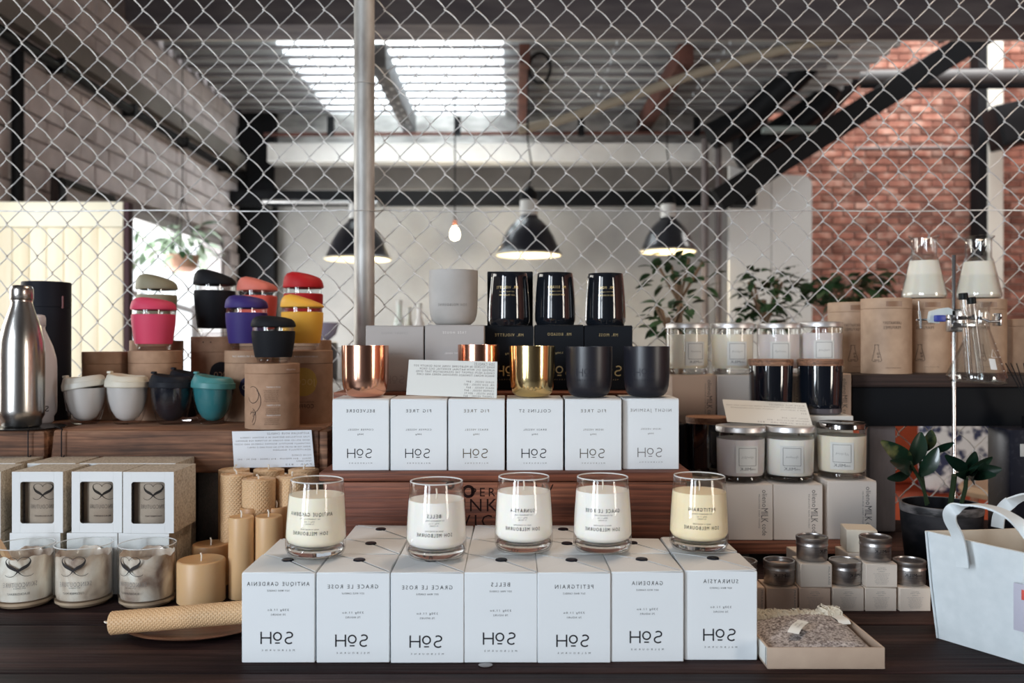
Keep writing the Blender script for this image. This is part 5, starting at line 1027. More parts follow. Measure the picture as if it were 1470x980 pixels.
def band_cup(px, Yc, zb, wpx, H, m, lab, slope=0, sgn=1):
    """clear glass cup: lid, silicone band, foot"""
    R0 = wpx / 2 * Yc / F; t = thing('glass_cup', lab, 'cup', (PX(px, Yc), Yc, zb), group='glass cups with coloured silicone bands')
    zl = H * .755; rb = R0 * .70
    rad = lambda z: rb + (R0 * .93 - rb) * min(1, (z / (H * .55))) ** .7
    prof = [(0, .0003), (rb * .9, 0), (rb, .0015)] + [(rad(z), z) for z in [H * q for q in (.06, .12, .2, .3, .4, .5, .6, .7, .77)]]
    part('glass', MB().lathe(prof + [(r - .002, z) for r, z in reversed(prof[3:])] + [(rb * .8, .008), (0, .008)], 48), cg, t)
    part('glass_foot', MB().lathe([(0, .002), (rb * .85, .0015), (rb * .93, .004), (rb * .9, .0075), (0, .0072)], 40), base_glass, t)
    s = [(rad(H * .12) + .0002, H * .12)] + [(rad(H * q) + .0016, H * q) for q in (.125, .2, .3, .4, .5, .6, .66)] + [(rad(H * .665) + .0002, H * .668)]
    part('band', MB().lathe(s, 48), m, t)
    hl = H - zl
    mb = MB().lathe([(R0 * .90, -.001), (R0 * .99, 0), (R0 * 1.005, .002), (R0 * .985, hl * .35), (R0 * .93, hl * .62), (R0 * .80, hl * .84), (R0 * .55, hl * .95), (R0 * .25, hl), (0, hl)], 48)
    mb.fn(lambda x, y, z: (x, y, z if z < .003 else z - slope * hl * max(0, (sgn * x / R0 + .55)) * (z / hl) * .62))
    part('lid', mb, m, t, loc=(0, 0, zl), ang=50)
    return t
sil = {k: silicone(k, c) for k, c in dict(pink=(.66, .06, .13), olive=(.27, .25, .17), black=(.013, .014, .017), navy=(.035, .02, .15), coral=(.72, .12, .09), coral_lid=(.72, .20, .15), red=(.45, .008, .012), yellow=(.82, .42, .05)).items()}
cupY = 1.66
_, _, _, za = tube_box(121, 187, 505, 1.742, 'short kraft tube behind the ivory cups, left of the pink cup')
_, _, _, zbk = tube_box(189, 261, 488.5, 1.86, 'kraft tube carrying the olive cup, behind the pink cup tube'); 
_, _, _, zpk = tube_box(187, 259, 503.5, 1.73, 'kraft tube carrying the pink cup'); 
t, r, h, ztb = tube_box(276, 342, 483, 1.86, 'tall kraft tube with a black dot, carrying the tall black cup', seam=.80); 
mb = MB(); ribbon(mb, [(-.026, 0), (-.008, 0)], .0028); mb.v = [(a, b_, c + h - .0115) for a, b_, c in mb.v]; 
def disc(mb, u, v, rr_, n=28): mb.add([(u, 0, v)] + [(u + rr_ * math.cos(2 * math.pi * i / n), 0, v + rr_ * math.sin(2 * math.pi * i / n)) for i in range(n)], [(0, i + 1, (i + 1) % n + 1) for i in range(n)])
def disc_dense(mb, u, v, rr_):
    for k in range(12):
        a0, a1 = -1 + 2 * k / 12, -1 + 2 * (k + 1) / 12; h0, h1 = math.sqrt(max(0, 1 - a0 * a0)), math.sqrt(max(0, 1 - a1 * a1))
        mb.add([(u + a0 * rr_, 0, v - h0 * rr_), (u + a1 * rr_, 0, v - h1 * rr_), (u + a1 * rr_, 0, v + h1 * rr_), (u + a0 * rr_, 0, v + h0 * rr_)], [(0, 1, 2, 3)])
disc_dense(mb, .012, h - .076, .0235); cyl_to(mb, r, .0006, 0); letters(mb, INK, t, 'print')
mb = MB(); txt(mb, 'JOCO', .012, h - .079, .011, width=.03); cyl_to(mb, r, .001, 0); letters(mb, kraft, t)
t, r, h, znv = tube_box(324, 388, 503, 1.70, 'kraft tube with a navy dot, carrying the navy cup')
mb = MB(); disc_dense(mb, .004, h - .070, .021); cyl_to(mb, r, .0006, .0); letters(mb, mat('ink_navy', (.02, .02, .08), .6), t, 'print'); mb = MB(); txt(mb, 'JOCO', .004, h - .07, .009, width=.03); cyl_to(mb, r, .001, 0); letters(mb, WHITEINK, t)
mb = MB(); txt(mb, 'GLASS REUSABLE CUP', -.006, h - .011, .0028, width=.05); cyl_to(mb, r, .0006, 0); letters(mb, PALEINK, t, 'small_lettering')
_, _, _, zrd = tube_box(404, 475, 488, 1.80, 'kraft tube carrying the red cup, at the back right of the group')
t, r, h, zyl = tube_box(404, 477, 503, 1.658, 'kraft tube with a yellow dot, carrying the yellow cup')
mb = MB(); disc_dense(mb, -.007, h - .058, .0265); cyl_to(mb, r, .0006, 0); letters(mb, mat('ink_mustard', (.50, .33, .07), .6), t, 'print'); mb = MB(); txt(mb, 'JOCO', -.003, h - .058, .011, width=.036); cyl_to(mb, r, .001, 0); letters(mb, mat('ink_straw', (.66, .5, .2), .6), t)
mb = MB(); txt(mb, 'COFFEE', -.004, h - .103, .0072, width=.034, bold=1); txt(mb, 'REUSABLE GLASS', -.002, h - .095, .0024, width=.03); cyl_to(mb, r, .0006, 0); letters(mb, INK, t, 'small_lettering'); mb = MB(); txt(mb, 'GLASS REUSABLE CUP', -.002, h - .011, .0026, width=.045); cyl_to(mb, r, .0006, 0); letters(mb, PALEINK, t, 'small_lettering')
t, r, h, zfb = tube_box(353, 429, 522, 1.5545, 'front kraft tube with printed text, carrying the small black cup', seam=.845); kz = 1.5545 / F
mb = MB()
for u0, v0, wd, n_ in ((-.002, .056, .026, 7), (0, .032, .024, 4), (-.001, .0145, .026, 4)):
    for k in range(n_): txt(mb, 'POUR THE COFFEE INTO YOUR CUP'[k:k + 22], u0, v0 + (.0115 if n_ == 7 else .004) - k * .0031, .0019, width=wd * (1 - .05 * (k % 3)))
cyl_to(mb, r, .0006, 0); letters(mb, mat('ink_brown', (.07, .04, .025), .7), t, 'small_lettering')
mb = MB()
for v0 in (.0735, .042, .0245): txt(mb, 'REUSE & REPEAT', .002, v0, .0024, width=.024)
txt(mb, 'GLASS REUSABLE', .036, h - .0105, .0024, width=.022); cyl_to(mb, r, .0006, 0); letters(mb, PALEINK, t)
mb = MB(); ribbon(mb, arc(-.036, .060, .012, -160, 120, 20, 1.2), .0008); ribbon(mb, arc(-.036, .05, .016, -110, 60, 20, 1.3), .0007); ribbon(mb, [(-.043, .026), (-.034, .034), (-.036, .022), (-.030, .030), (-.038, .012)], .0009); ribbon(mb, arc(-.037, .022, .007, -90, 90, 12, 2), .0006); cyl_to(mb, r, .0006, 0); letters(mb, INK, t, 'print')
band_cup(220.5, 1.73, zpk + .0003, 62, .1070, sil['pink'], 'pink glass cup on a kraft tube', .35); band_cup(225, 1.86, zbk + .0003, 57, .1440, sil['olive'], 'olive grey cup behind the pink one', .5)
band_cup(308.5, 1.86, ztb + .0003, 59, .1463, sil['black'], 'tallest black glass cup on the tall tube', .6); band_cup(354, 1.70, znv + .0003, 60, .1088, sil['navy'], 'navy blue glass cup', .3)
cc = band_cup(369.5, 1.85, bt + .137, 57, .1290, sil['coral'], 'coral glass cup behind the navy cup', .6)
for ch in cc.children:
    if ch.name.startswith('lid'): ch.material_slots[0].link = 'OBJECT'; ch.material_slots[0].material = sil['coral_lid']
tube_box(345.5, 400, 483, 1.85, 'kraft tube hidden behind the navy cup, carrying the coral cup')
cc.location.z = PZ(483, 1.85 - .0403) + .0004
band_cup(435.5, 1.80, zrd + .0003, 57, .1425, sil['red'], 'red glass cup behind the yellow one', .35); band_cup(434, 1.658, zyl + .0003, 61, .1080, sil['yellow'], 'yellow glass cup with a sloping lid', .75); band_cup(392.5, 1.5545, zfb + .0003, 62.5, .0855, sil['black'], 'small black glass cup on the front kraft tube', .25)

# ---- kraft tubes, flasks and the laboratory stand on the right
kraft_r = noisy('kraft_lab_tube', (.40, .26, .17), (.52, .35, .235), 40, rough=.6, bump=.05, lo=.3, hi=.7); hz_ = hz + .0003
def flask_icon(mb, u, v, s_):
    ribbon(mb, [(u - .2 * s_, v + .95 * s_), (u - .2 * s_, v + .55 * s_), (u - .55 * s_, v - .8 * s_), (u - .45 * s_, v - .92 * s_), (u + .45 * s_, v - .92 * s_), (u + .55 * s_, v - .8 * s_), (u + .2 * s_, v + .55 * s_), (u + .2 * s_, v + .95 * s_)], .0010)
    ribbon(mb, [(u - .26 * s_, v + .95 * s_), (u + .26 * s_, v + .95 * s_)], .0010); ribbon(mb, [(u - .3 * s_, v - .76 * s_), (u + .3 * s_, v - .76 * s_)], .0012); ribbon(mb, arc(u + .15 * s_, v - .05 * s_, .1 * s_, 0, 360, 8), .001); ribbon(mb, arc(u + .2 * s_, v - .4 * s_, .09 * s_, 0, 360, 8), .001)
lab_top = []
for i, (a, b_, py, Yc, wh, az, u) in enumerate(((1190, 1252, 433, 1.889, 'leftmost kraft laboratory tube, partly hidden behind the next', .1, .0), (1238, 1306, 427, 1.800, 'kraft laboratory tube standing in front, left half of the shelf', 0, -.018), (1304, 1363, 428.5, 1.868, 'kraft laboratory tube under the left milk filled flask', 0, -.01), (1376, 1441, 428.5, 1.866, 'kraft laboratory tube under the right milk filled flask', 0, 0), (1450, 1520, 457, 1.868, 'short kraft tube at the right edge of the high shelf', 0, 0))):
    if i == 2: a, b_ = 1295, 1361
    t, r, h, zt_ = tube_box(a, b_, py, Yc, wh, hz_, seam=.86, group='kraft laboratory tubes on the high shelf', m=kraft_r); lab_top.append((PX((a + b_) / 2, Yc), Yc, zt_))
    mb = MB()
    if i < 4: flask_icon(mb, u, h * .27, .018); txt(mb, 'LABORATORY', .012 if i == 1 else 0, h * .67, .006, width=.036); txt(mb, 'PERFUMES', .012 if i == 1 else 0, h * .61, .006, width=.034); txt(mb, 'HAND POURED SOY CANDLE', .014, h * .08, .0016, width=.03)
    if mb.f: cyl_to(mb, r, .0006, az); letters(mb, mat('ink_umber', (.07, .045, .03), .7), t)
    if i < 4:
        mb = MB(); 
        for k in range(10): mb.v += [(.0 + k * .0035, 0, h * .885), (.0 + k * .0035, 0, h * .955)]
        mb.f = [(2 * k, 2 * k + 2, 2 * k + 3, 2 * k + 1) for k in range(9)]; cyl_to(mb, r, .0006, .0); letters(mb, mat('tape_brown', (.27, .15, .09), .4), t, 'tape')
milk = mat('flask_wax', (.88, .83, .73), .35, sss=.3)
lg = thin_glass('lab_glass', (.99, 1, 1), (.5, .5, .51), 1.75)
def erlen(r, H, rn, rl_): return [(0, .0), (r * .86, .0), (r * .97, .003), (r, .009), (r * .985, .014), (rn * 1.12, H * .62), (rn, H * .67), (rn, H * .95), (rl_ * .98, H * .985), (rl_, H)]
def shell(p, w_=.0018): return p + [(max(0, r - w_), z + (w_ if z < .01 else 0)) for r, z in reversed(p)]
for i, (px, py0, wh) in enumerate(((1326.5, 338, 'left'), (1404.5, 340, 'right'))):
    x, Yc, zt_ = lab_top[2 + i]; r = .0455; H = PZ(py0, Yc) - zt_; t = thing('wax_flask', '%s conical glass flask filled with milky wax on a kraft tube' % wh, 'flask', (PX(px, Yc), Yc, zt_ + .0004), group='wax filled conical flasks')
    p = erlen(r, H, .0260, .0315); part('flask', MB().lathe(shell(p), 56), lg, t); fz = H * .61
    part('wax', MB().lathe([(0, .003), (r * .84, .003), (r * .945, .010), (r * .93, .014), (.0285, H * .60), (0, H * .60)], 48), milk, t)
# stand
chrome = mat('chrome', (.60, .60, .61), .2, 1); st = thing('laboratory_stand', 'chrome laboratory stand with clamp in front of the high shelf', 'stand', (PX(1369.5, 1.60), 1.60, TZ))
part('rod', MB().lathe([(0, .012), (.0036, .012), (.0036, PZ(366, 1.6) - TZ - .001), (.0030, PZ(366, 1.6) - TZ), (0, PZ(366, 1.6) - TZ)], 16), chrome, st)
part('base_plate', MB().rbox(-.05, .06, -.02, .10, .0003, .012, .003), mat('base_grey', (.1, .1, .1), .4), st)
def sp(px, py, Y=1.60): return Vector((PX(px, Y) - st.location.x, Y - 1.60, PZ(py, Y) - TZ))
part('boss_head', MB().rbox(-.012, .012, -.012, .010, -.021, .021, .003).fn(lambda x, y, z: (x, y, z + sp(0, 460).z)), chrome, st)
part('clamp_plate', MB().rbox(sp(1356, 0).x, sp(1389, 0).x, -.030, -.022, sp(0, 470).z, sp(0, 464).z, .0015), chrome, st); part('clamp_arm', MB().tube([sp(1364, 456.5) + Vector((0, -.026, 0)), sp(1396, 457) + Vector((0, -.030, 0))], .0032), chrome, st)
part('clamp_screw', MB().tube([sp(1316, 459), sp(1362, 458)], .0019), chrome, st); part('thumb_bar', MB().tube([sp(1319, 432), sp(1320, 452)], .0012), chrome, st); part('thumb_bar', MB().tube([sp(1319.5, 446), sp(1322, 471)], .0024), chrome, st)
part('adjuster', MB().lathe([(0, 0), (.0045, .0), (.0052, .002), (.0045, .005), (0, .006)], 16).xf(Matrix.Rotation(R(90), 4, 'X')), chrome, st, loc=sp(1385.5, 456) + Vector((0, -.028, 0)))
po = [(1330, 459), (1332, 447), (1345, 443), (1357, 441.5), (1366, 446), (1366, 453), (1356, 451), (1345, 458), (1344, 464), (1332, 463)]
part('clamp_grip', MB().prism([(sp(x, y).x, sp(x, y).z) for x, y in po], -.012, -.002), mat('grip_white', (.62, .68, .68), .4), st, label='pale plastic grip'); part('blue_knob', MB().rbox(sp(1336, 0).x, sp(1350, 0).x, -.022, -.010, sp(0, 462).z, sp(0, 452.5).z, .002), mat('knob_blue', (.04, .06, .33), .4), st, label='blue plastic knob')
part('clamp_jaw', MB().tube([sp(1396, 457) + Vector((0, -.03, 0)), sp(1403, 462) + Vector((0, -.04, 0)), sp(1416, 462) + Vector((0, -.04, 0)), sp(1425, 456) + Vector((0, -.028, 0))], .0022), chrome, st)
part('clamp_jaw', MB().rbox(sp(1421, 0).x, sp(1427, 0).x, -.028, -.006, sp(0, 468).z, sp(0, 450).z, .002), chrome, st)
fl = thing('hanging_flask', 'empty conical flask held by the clamp, holding two test tubes', 'flask', (PX(1401.5, 1.58), 1.58, PZ(549.5, 1.58)), rot=(0, R(3.5), 0))
Hf = .148; p = erlen(.0505, Hf, .0150, .0178); p[5] = (.0175, Hf * .66); p[6] = (.0152, Hf * .72); part('flask', MB().lathe(shell(p), 56), lg, fl)
part('label_patch', cyl_to(MB().add([(-.006 + .003 * k, 0, z) for k in range(5) for z in (.026, .045)], [(2 * k, 2 * k + 2, 2 * k + 3, 2 * k + 1) for k in range(4)]), lambda z: .0505 - (z - .014) * .40, .0006, .12), mat('enamel_patch', (.75, .76, .76), .5), fl, fix=False)
mb = MB(); ribbon(mb, [(-.006, .048), (0, .062), (.006, .048), (-.006, .048)], .0009)
for k in range(5): ribbon(mb, [(.014, .025 + k * .012), (.019, .025 + k * .012)], .0013)
cyl_to(mb, lambda z: .0505 - (z - .014) * .40, .0006, .28); letters(mb, WHITEINK, fl, 'graduation')
for i, (a, b_, wh) in enumerate((((1380, 427), (1390, 543), 'left, shorter capped'), ((1391.5, 433), (1407, 543), 'right, lower capped'))):
    P0 = Vector((PX(a[0], 1.575), 1.568 - .0 * i, PZ(a[1], 1.575))); P1 = Vector((PX(b_[0], 1.575), 1.572, PZ(b_[1], 1.575))); t = thing('test_tube', 'glass test tube with black screw cap in the hanging flask, ' + wh, 'test tube', P1, group='capped test tubes')
    L = (P0 - P1).length; M = Vector((0, 0, 1)).rotation_difference(P0 - P1).to_matrix().to_4x4(); r = .0066
    part('tube', MB().lathe(shell([(0, 0), (r * .6, .0015), (r * .92, .005), (r, .009), (r, L)], .001), 24).xf(M), lg, t); part('cap', MB().lathe([(0, L - .004), (r * 1.2, L - .004), (r * 1.22, L + .006), (r * 1.1, L + .008), (0, L + .008)], 24).xf(M), mat('cap_black', (.012, .014, .014), .35), t)

# ---- potted plant between the tins and the bag
pot = thing('potted_plant', 'dark glossy leaved plant in a worn black pot behind the white bag', 'plant', (PX(1351, 1.455), 1.455, TZ))
rp = .0640; hp_ = PZ(722, 1.455) - TZ
part('pot', MB().lathe([(0, 0), (rp * .80, 0), (rp * .84, .004), (rp * .98, hp_ - .03), (rp, hp_ - .002), (rp * .985, hp_), (rp * .93, hp_), (rp * .9, hp_ - .02), (0, hp_ - .022)], 48), noisy('worn_black_pot', (.007, .008, .011), (.075, .07, .075), 9, (1, 1, 2), .6, .3, lo=.5, hi=.85, spec=.12), pot)
part('worn_rim', MB().lathe([(rp * .996, hp_ - .013), (rp * 1.004, hp_ - .012), (rp * 1.008, hp_ - .003), (rp * .99, hp_ + .0008), (rp * .94, hp_ + .0008), (rp * .928, hp_ - .003)], 48), noisy('worn_rim_glaze', (.01, .01, .012), (.36, .33, .33), 22, (1, 1, 3), .6, .3, lo=.42, hi=.75), pot)
part('soil', MB().lathe([(rp * .92, hp_ - .019), (rp * .5, hp_ - .014), (0, hp_ - .012)], 24), mat('soil', (.015, .012, .01), .9), pot)
dl = noisy('dark_glossy_leaf', (.004, .016, .010), (.010, .034, .020), 12, rough=.28, bump=0, coat=.3); vl = noisy('variegated_leaf', (.006, .024, .013), (.15, .16, .05), 30, rough=.35, bump=0, lo=.5, hi=.66); stm = mat('plant_stem', (.025, .04, .02), .5)
def pl(a, b_, W, Ya, Yb, m=dl, lab=None, dr=.12, roll=0):
    A = Vector(pt(a[0], a[1], Ya)) - pot.location; B = Vector(pt(b_[0], b_[1], Yb)) - pot.location; d = B - A; L = d.length; w_ = W * 1.42 / F
    mb = MB(); n = 10; side = d.cross(Vector((0, 1, 0))).normalized(); nrm = side.cross(d).normalized(); side = (side * math.cos(roll) + nrm * math.sin(roll)).normalized(); vs = []
    for i in range(n + 1):
        t_ = i / n; wd = w_ / 2 * (math.sin(math.pi * min(1, t_ * .95 + .02)) ** .75); c = A + d * t_ + nrm * (dr * L * math.sin(math.pi * t_) * (-1 if nrm.y > 0 else 1))
        for k in (-1, -.5, 0, .5, 1): vs.append(c + side * wd * k + nrm * (-.25 * wd * (1 - k * k)) * (1 if nrm.y < 0 else -1))
    fs = [(5 * i + k, 5 * i + k + 1, 5 * i + k + 6, 5 * i + k + 5) for i in range(n) for k in range(4)]
    mb.add(vs, fs); part('leaf', mb, m, pot, fix=False, label=lab)
def ps(pts, r): part('stem', MB().tube([Vector(pt(x, y, Y)) - pot.location for x, y, Y in pts], r), stm, pot)
ps([(1332, 722, 1.45), (1322, 690, 1.44), (1309, 669, 1.43), (1305, 660, 1.43)], .003); ps([(1330, 725, 1.46), (1325, 690, 1.46), (1320, 655, 1.46), (1330, 640, 1.46)], .0028)
ps([(1364, 725, 1.45), (1368, 700, 1.44), (1370, 682, 1.43)], .0045); ps([(1380, 724, 1.45), (1386, 700, 1.44), (1387, 685, 1.43)], .0035)
pl((1309, 670), (1265, 633), 26, 1.44, 1.39, vl, 'variegated leaf with yellow centre'); pl((1309, 669), (1322, 620), 26, 1.44, 1.43); pl((1320, 684), (1346, 642), 22, 1.44, 1.42, roll=.4); pl((1310, 676), (1274, 686), 22, 1.44, 1.40, roll=.5); pl((1329, 648), (1337, 617), 20, 1.46, 1.45, vl, 'variegated leaf standing at the back'); pl((1338, 648), (1369, 635), 15, 1.45, 1.43, roll=-.4)
pl((1306, 672), (1278, 662), 22, 1.44, 1.36, roll=-.3)
for b_, W, Yb, ro in (((1357, 653), 18, 1.40, .5), ((1372, 680), 16, 1.36, .2), ((1400, 648), 22, 1.42, -.3), ((1425, 656), 20, 1.42, -.5), ((1438, 673), 20, 1.40, .2), ((1430, 682), 18, 1.38, .6), ((1396, 690), 22, 1.35, .2), ((1412, 664), 24, 1.36, 0)): pl((1386, 678), b_, W, 1.43, Yb, roll=ro)
# ---- dark box with reeds behind the bag
t = thing('dark_case', 'dark speckled case with a small pale label at the right edge behind the bag', 'case', (PX(1478, 1.69), 1.695, TZ))
ww = .058; part('body', MB().rbox(-ww, ww + .05, -.04, .04, .0003, PZ(616, 1.66) - TZ, .004), noisy('dark_speckled', (.010, .012, .022), (.05, .05, .065), 70, rough=.3, bump=0, lo=.55, hi=.75), t); part('label', MB().rbox(PX(1464, 1.655) - t.location.x, PX(1480, 1.655) - t.location.x, -.0412, -.0403, PZ(655, 1.655) - TZ, PZ(637, 1.655) - TZ, .0003), mat('label_grey', (.5, .5, .48), .6), t)
rz_ = PZ(616, 1.66) + .0003
t = thing('reed_diffuser', 'thin black reeds standing in a small black bottle at the right edge', 'diffuser', (PX(1482, 1.69), 1.69, rz_)); part('bottle', MB().lathe([(0, 0), (.018, 0), (.018, .022), (.008, .026), (.008, .034), (0, .034)], 24), mat('matt_black_bottle', (.01, .01, .012), .4), t)
for dx in (-.055, -.045, -.034, -.02): part('reed', MB().tube([(0, 0, .03), (dx, -.005, .125)], .0011, 5), mat('reed_black', (.02, .02, .022), .6), t)

# ---- cardboard tray with knitted scarf
tray_m = noisy('tray_cardboard', (.42, .31, .235), (.50, .38, .29), 30, rough=.75, bump=.05, lo=.3, hi=.7)
tx0, tx1, ty0, ty1, th = .3030, .4420, 1.032, 1.1690, .0252
tr = thing('cardboard_tray', 'open cardboard tray at the front right holding a scarf', 'tray', ((tx0 + tx1) / 2, (ty0 + ty1) / 2, TZ + .0002)); a = (tx1 - tx0) / 2; b_ = (ty1 - ty0) / 2; wt = .0022
part('bottom', MB().box(-a, a, -b_, b_, 0, .001), tray_m, tr, False)
part('front_wall', MB().rbox(-a, a, -b_, -b_ + wt, .001, th, .0006), tray_m, tr); part('back_wall', MB().rbox(-a, a, b_ - wt, b_, .001, th, .0006), tray_m, tr); part('side_wall', MB().rbox(-a, -a + wt, -b_ + wt, b_ - wt, .001, th, .0006), tray_m, tr); part('side_wall', MB().rbox(a - wt, a, -b_ + wt, b_ - wt, .001, th, .0006), tray_m, tr)
part('side_label', MB().box(-a - .0004, -a - .0001, -b_ + .004, b_ - .03, .003, th - .0015).fn(lambda x, y, z: (x, y, z)), mat('label_paper', (.74, .73, .69), .6), tr, False); part('label_rule', MB().box(-a - .0008, -a - .0005, -b_ + .0055, -b_ + .0068, .003, th - .0015), INK, tr, False)
sc_m = noisy('heather_knit', (.12, .095, .09), (.62, .57, .55), 330, rough=.95, bump=.8, lo=.36, hi=.64, detail=3, bdist=.0015)
scf = thing('knitted_scarf', 'folded heather grey brown knitted scarf with cream fringe in the tray', 'scarf', (tr.location.x, tr.location.y, TZ + .0014))
def cloth():
    mb = MB(); n = 56; vs = []; fs = []; rr = random.Random(2); A = a - wt - .0012; B = b_ - wt - .001
    for j in range(n + 1):
        for i in range(n + 1):
            u = -1 + 2 * i / n; v = -1 + 2 * j / n
            e = max(0, 1 - abs(u) ** 7) ** .5 * max(0, 1 - abs(v) ** 9) ** .5
            z = .006 + e * (.0178 + .0035 * math.sin(u * 2.2 + 1) + .002 * math.sin(v * 3)) + rr.uniform(-.0006, .0006) * e
            vs.append((u * A, v * B, z))
    for j in range(n):
        for i in range(n): q = j * (n + 1) + i; fs.append((q, q + 1, q + n + 2, q + n + 1))
    m0 = len(vs); vs += [(-A, -B, 0), (A, -B, 0), (A, B, 0), (-A, B, 0)]; fs.append((m0 + 3, m0 + 2, m0 + 1, m0))
    k = n + 1; fs += [tuple([m0, m0 + 1] + [i for i in range(n, -1, -1)])]
    return mb.add(vs, fs)
part('knit', cloth(), sc_m, scf, ang=180, fix=False)
fm = MB(); rr = random.Random(9)
for i in range(1500):
    x = rr.uniform(-a + .004, a - .010); y0 = b_ - .027 + rr.uniform(-.006, .006); lift = 1 + (.45 if x > a * .55 else 0); L = rr.uniform(.007, .013) * lift
    z0 = .0215 + rr.uniform(-.001, .003); q = rr.uniform(0, 6.28); w2 = L * .3; p = [(x, y0, z0)]
    for k in range(1, 5): p.append((x + w2 * math.sin(q + k * 1.3) * k / 4 + rr.uniform(-.001, .001), y0 + L * .28 * k * .8 + w2 * .5 * math.cos(q + k * 1.7), z0 + L * (.30 * k - .035 * k * k) + rr.uniform(-.0008, .0008)))
    fm.tube(p, [.0007, .0007, .0006, .0005, .0003], 3)
o = part('fringe', fm, mat('cream_wool', (.74, .68, .56), .95), scf, fix=False); o['kind'] = 'stuff'
for i, (c, sz, rz_, lab) in enumerate((((1146, 906, 1.08), (.014, .036), -38, 'white paper tag lying on the middle of the scarf'), ((1208, 887, 1.125), (.016, .018), 10, 'cream paper tag at the back right corner of the scarf'))):
    Y = c[2]; t = thing('paper_tag', lab, 'tag', (PX(c[0], Y), Y, TZ + .0345 - .006 * i), rot=(R(16 + 14 * i), 0, R(rz_)), group='paper tags on the scarf')
    part('paper', MB().add([(x * sz[0] / 2, -sz[1] / 2 + sz[1] * k / 8, .0028 * math.sin(math.pi * k / 8 * 1.2 + .6) + q) for q in (0, .0004) for k in range(9) for x in (-1, 1)], [(2 * k, 2 * k + 1, 2 * k + 3, 2 * k + 2) for k in range(8)] + [(18 + 2 * k + 2, 18 + 2 * k + 3, 18 + 2 * k + 1, 18 + 2 * k) for k in range(8)]), mat('tag_paper', (.76, .75, .70) if i == 0 else (.66, .55, .46), .6), t)
    if i == 0:
        mb = MB(); one = MB(); txt(one, 'LAMBSWOOL', 0, .0022, .0022, width=.017, mirror=False); txt(one, 'SCARF', 0, -.0022, .0020, width=.01, mirror=False)
        mb.v = [(c_ * 1.0, -a_, .0031 * math.sin(math.pi * (.5 - a_ / sz[1]) * 1.2 + .6) + .0012) for a_, _, c_ in one.v]; mb.f = one.f; letters(mb, GREYINK, t)

# ---- white tote bag
felt = noisy('white_felt', (.64, .69, .71), (.70, .745, .765), 60, rough=.85, bump=.1, bdist=.0004); felt_in = noisy('cream_lining', (.60, .52, .42), (.66, .58, .48), 30, rough=.85, bump=.1)
bag = thing('tote_bag', 'white felt tote bag standing at the right edge of the table', 'bag', (.557, 1.1385, TZ + .0002))
f1 = Vector((.0585, -.091, 0)).normalized(); ft = Vector((.0650, -.105, 0)).normalized(); sd1 = Vector((.99, .13, 0)).normalized()
Hb = .1418; A0 = Vector((0, 0, 0)); At = Vector((PX(1330, 1.13), 1.13, 0)) - Vector((.557, 1.1385, 0)); At.z = Hb
Bb = f1 * .27; Bt = At + ft * .30; Cb = sd1 * .12; Ct = At + sd1 * .165; Db = Bb + sd1 * .12; Dt = Bt + sd1 * .165
def panel(name, p, q, r_, s_, m, th=.0028, bow=.006, nu=16, nv=10, dip=0, inner=True):
    """p,q bottom; s,r top"""
    nrm = (q - p).cross(s_ - p).normalized(); vs = []
    for lay in (0, 1):
        for j in range(nv + 1):
            for i in range(nu + 1):
                u, v = i / nu, j / nv; c = (p * (1 - u) + q * u) * (1 - v) + (s_ * (1 - u) + r_ * u) * v
                c = c + nrm * (bow * math.sin(math.pi * u) * math.sin(math.pi * v * .8) - lay * th) + Vector((0, 0, -dip * math.sin(math.pi * u) * v)); vs.append(c)
    N = (nu + 1) * (nv + 1); fs = []
    for j in range(nv):
        for i in range(nu):
            k = j * (nu + 1) + i; fs.append((k, k + 1, k + nu + 2, k + nu + 1)); fs.append((N + k, N + k + nu + 1, N + k + nu + 2, N + k + 1))
    edge = [i for i in range(nu + 1)] + [j * (nu + 1) + nu for j in range(1, nv + 1)] + [nv * (nu + 1) + i for i in range(nu - 1, -1, -1)] + [j * (nu + 1) for j in range(nv - 1, 0, -1)]
    for i in range(len(edge)): x, y = edge[i], edge[(i + 1) % len(edge)]; fs.append((x, x + N, y + N, y))
    return part(name, MB().add(vs, fs), m, bag, ang=60)
panel('front_panel', A0, Bb, Bt, At, felt, bow=-.004, dip=.004); panel('back_panel', Cb, Db, Dt, Ct, felt_in, bow=-.003, dip=.003); panel('side_panel', A0, Cb, Ct, At, felt_in, bow=.004, dip=.0)
panel('side_panel', Bb, Db, Dt, Bt, felt_in, bow=-.004); panel('bottom', A0, Bb, Db, Cb, felt_in, bow=0, nu=4, nv=4, th=-.0025)
part('seam', MB().tube([A0 + Vector((-.0012, -.001, .001)), (A0 + At) / 2 + Vector((-.0024, -.001, 0)), At + Vector((-.0012, -.001, 0))], .0015, 6), felt, bag)
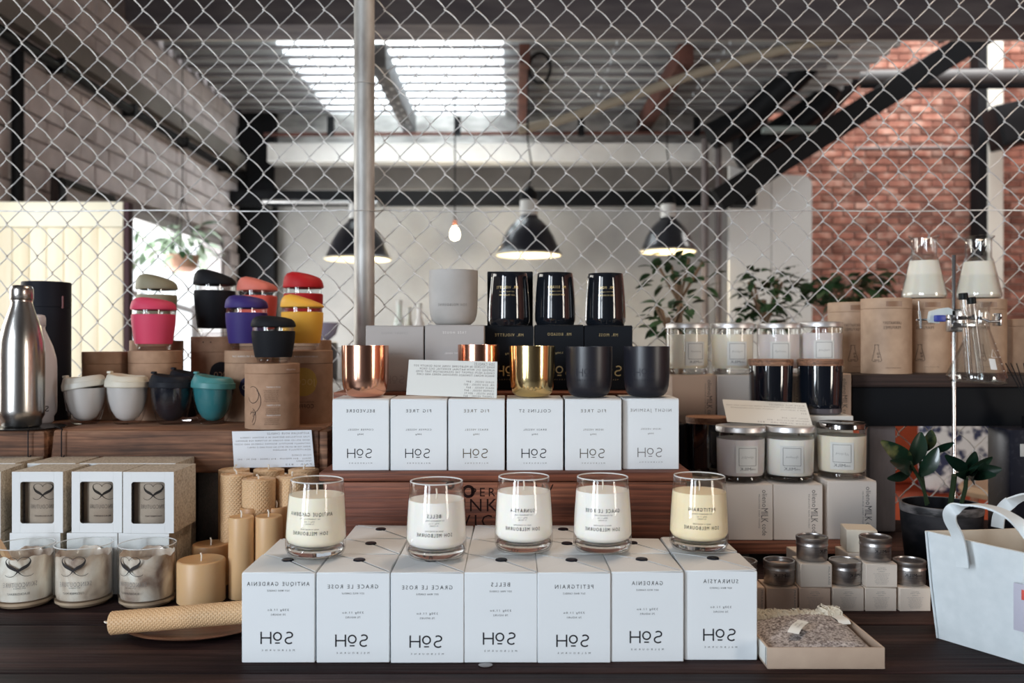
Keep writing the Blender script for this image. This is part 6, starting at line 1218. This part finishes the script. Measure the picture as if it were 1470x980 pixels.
def strap(pts, wd, name='handle'):
    P_ = [Vector(pt(x, y, Y)) - bag.location for x, y, Y in pts]; o = []
    for i in range(len(P_) - 1):
        p0, p1, p2, p3 = P_[max(i - 1, 0)], P_[i], P_[i + 1], P_[min(i + 2, len(P_) - 1)]
        for k in range(6):
            q = k / 6; o.append(.5 * (2 * p1 + (p2 - p0) * q + (2 * p0 - 5 * p1 + 4 * p2 - p3) * q * q + (3 * p1 - p0 - 3 * p2 + p3) * q ** 3))
    o.append(P_[-1]); vs = []; fs = []; n = len(o); wdir = Vector((.52, -.85, 0)).normalized()
    for i, c in enumerate(o):
        t_ = (o[min(i + 1, n - 1)] - o[max(i - 1, 0)]).normalized(); up_ = abs(t_.z)
        s_ = (wdir if up_ > .6 else (wdir * up_ + Vector((.85, .52, 0)) * (1 - up_))); s_ = (s_ - t_ * s_.dot(t_)).normalized(); nn = t_.cross(s_).normalized() * .0012
        for a_, b__ in ((-1, -1), (1, -1), (1, 1), (-1, 1)): vs.append(c + s_ * wd / 2 * a_ + nn * b__)
    for i in range(n - 1):
        for k in range(4): l_ = (k + 1) % 4; fs.append((4 * i + k, 4 * i + l_, 4 * i + 4 + l_, 4 * i + 4 + k))
    fs += [(3, 2, 1, 0), (4 * n - 4, 4 * n - 3, 4 * n - 2, 4 * n - 1)]
    return part(name, MB().add(vs, fs), felt, bag, ang=50)
strap([(1382, 814, 1.075), (1380, 795, 1.076), (1374, 768, 1.075), (1364, 747, 1.07), (1366, 733, 1.06), (1385, 725, 1.05), (1412, 726, 1.03), (1442, 736, 1.01), (1470, 757, .985), (1500, 800, .96), (1520, 850, .955)], .016)
strap([(1432, 757, 1.150), (1434, 742, 1.150), (1442, 728, 1.145), (1460, 716, 1.13), (1490, 708, 1.11), (1530, 715, 1.09), (1560, 745, 1.08)], .016)
t = thing('swing_tag', 'lilac grey swing tag with a red mark hanging on the bag at the frame edge', 'tag', Vector(pt(1466, 838, 1.030)), rz=math.atan2(ft.y, ft.x))
part('card', MB().rbox(-.0085, .012, -.0012, 0, -.056, 0, .0004), mat('tag_lilac', (.50, .49, .58), .6), t); part('mark', MB().rbox(.001, .010, -.0018, -.0013, -.018, -.006, .0002), mat('tag_red', (.65, .1, .08), .6), t); part('cord', MB().tube([(.002, 0, -.002), (.004, .0015, .02), (.002, .002, .034)], .0007, 5), felt, t)

# very dark matt surfaces reflect little
for m_ in MATS.values():
    if m_.name.startswith(('black_iron', 'lamp', 'window', 'tray')): continue
    b_ = m_.node_tree.nodes.get('Principled BSDF')
    if b_ and not b_.inputs['Base Color'].is_linked and max(b_.inputs['Base Color'].default_value[:3]) < .06 and b_.inputs['Coat Weight'].default_value == 0 and b_.inputs['Metallic'].default_value == 0: b_.inputs['Specular IOR Level'].default_value = .10
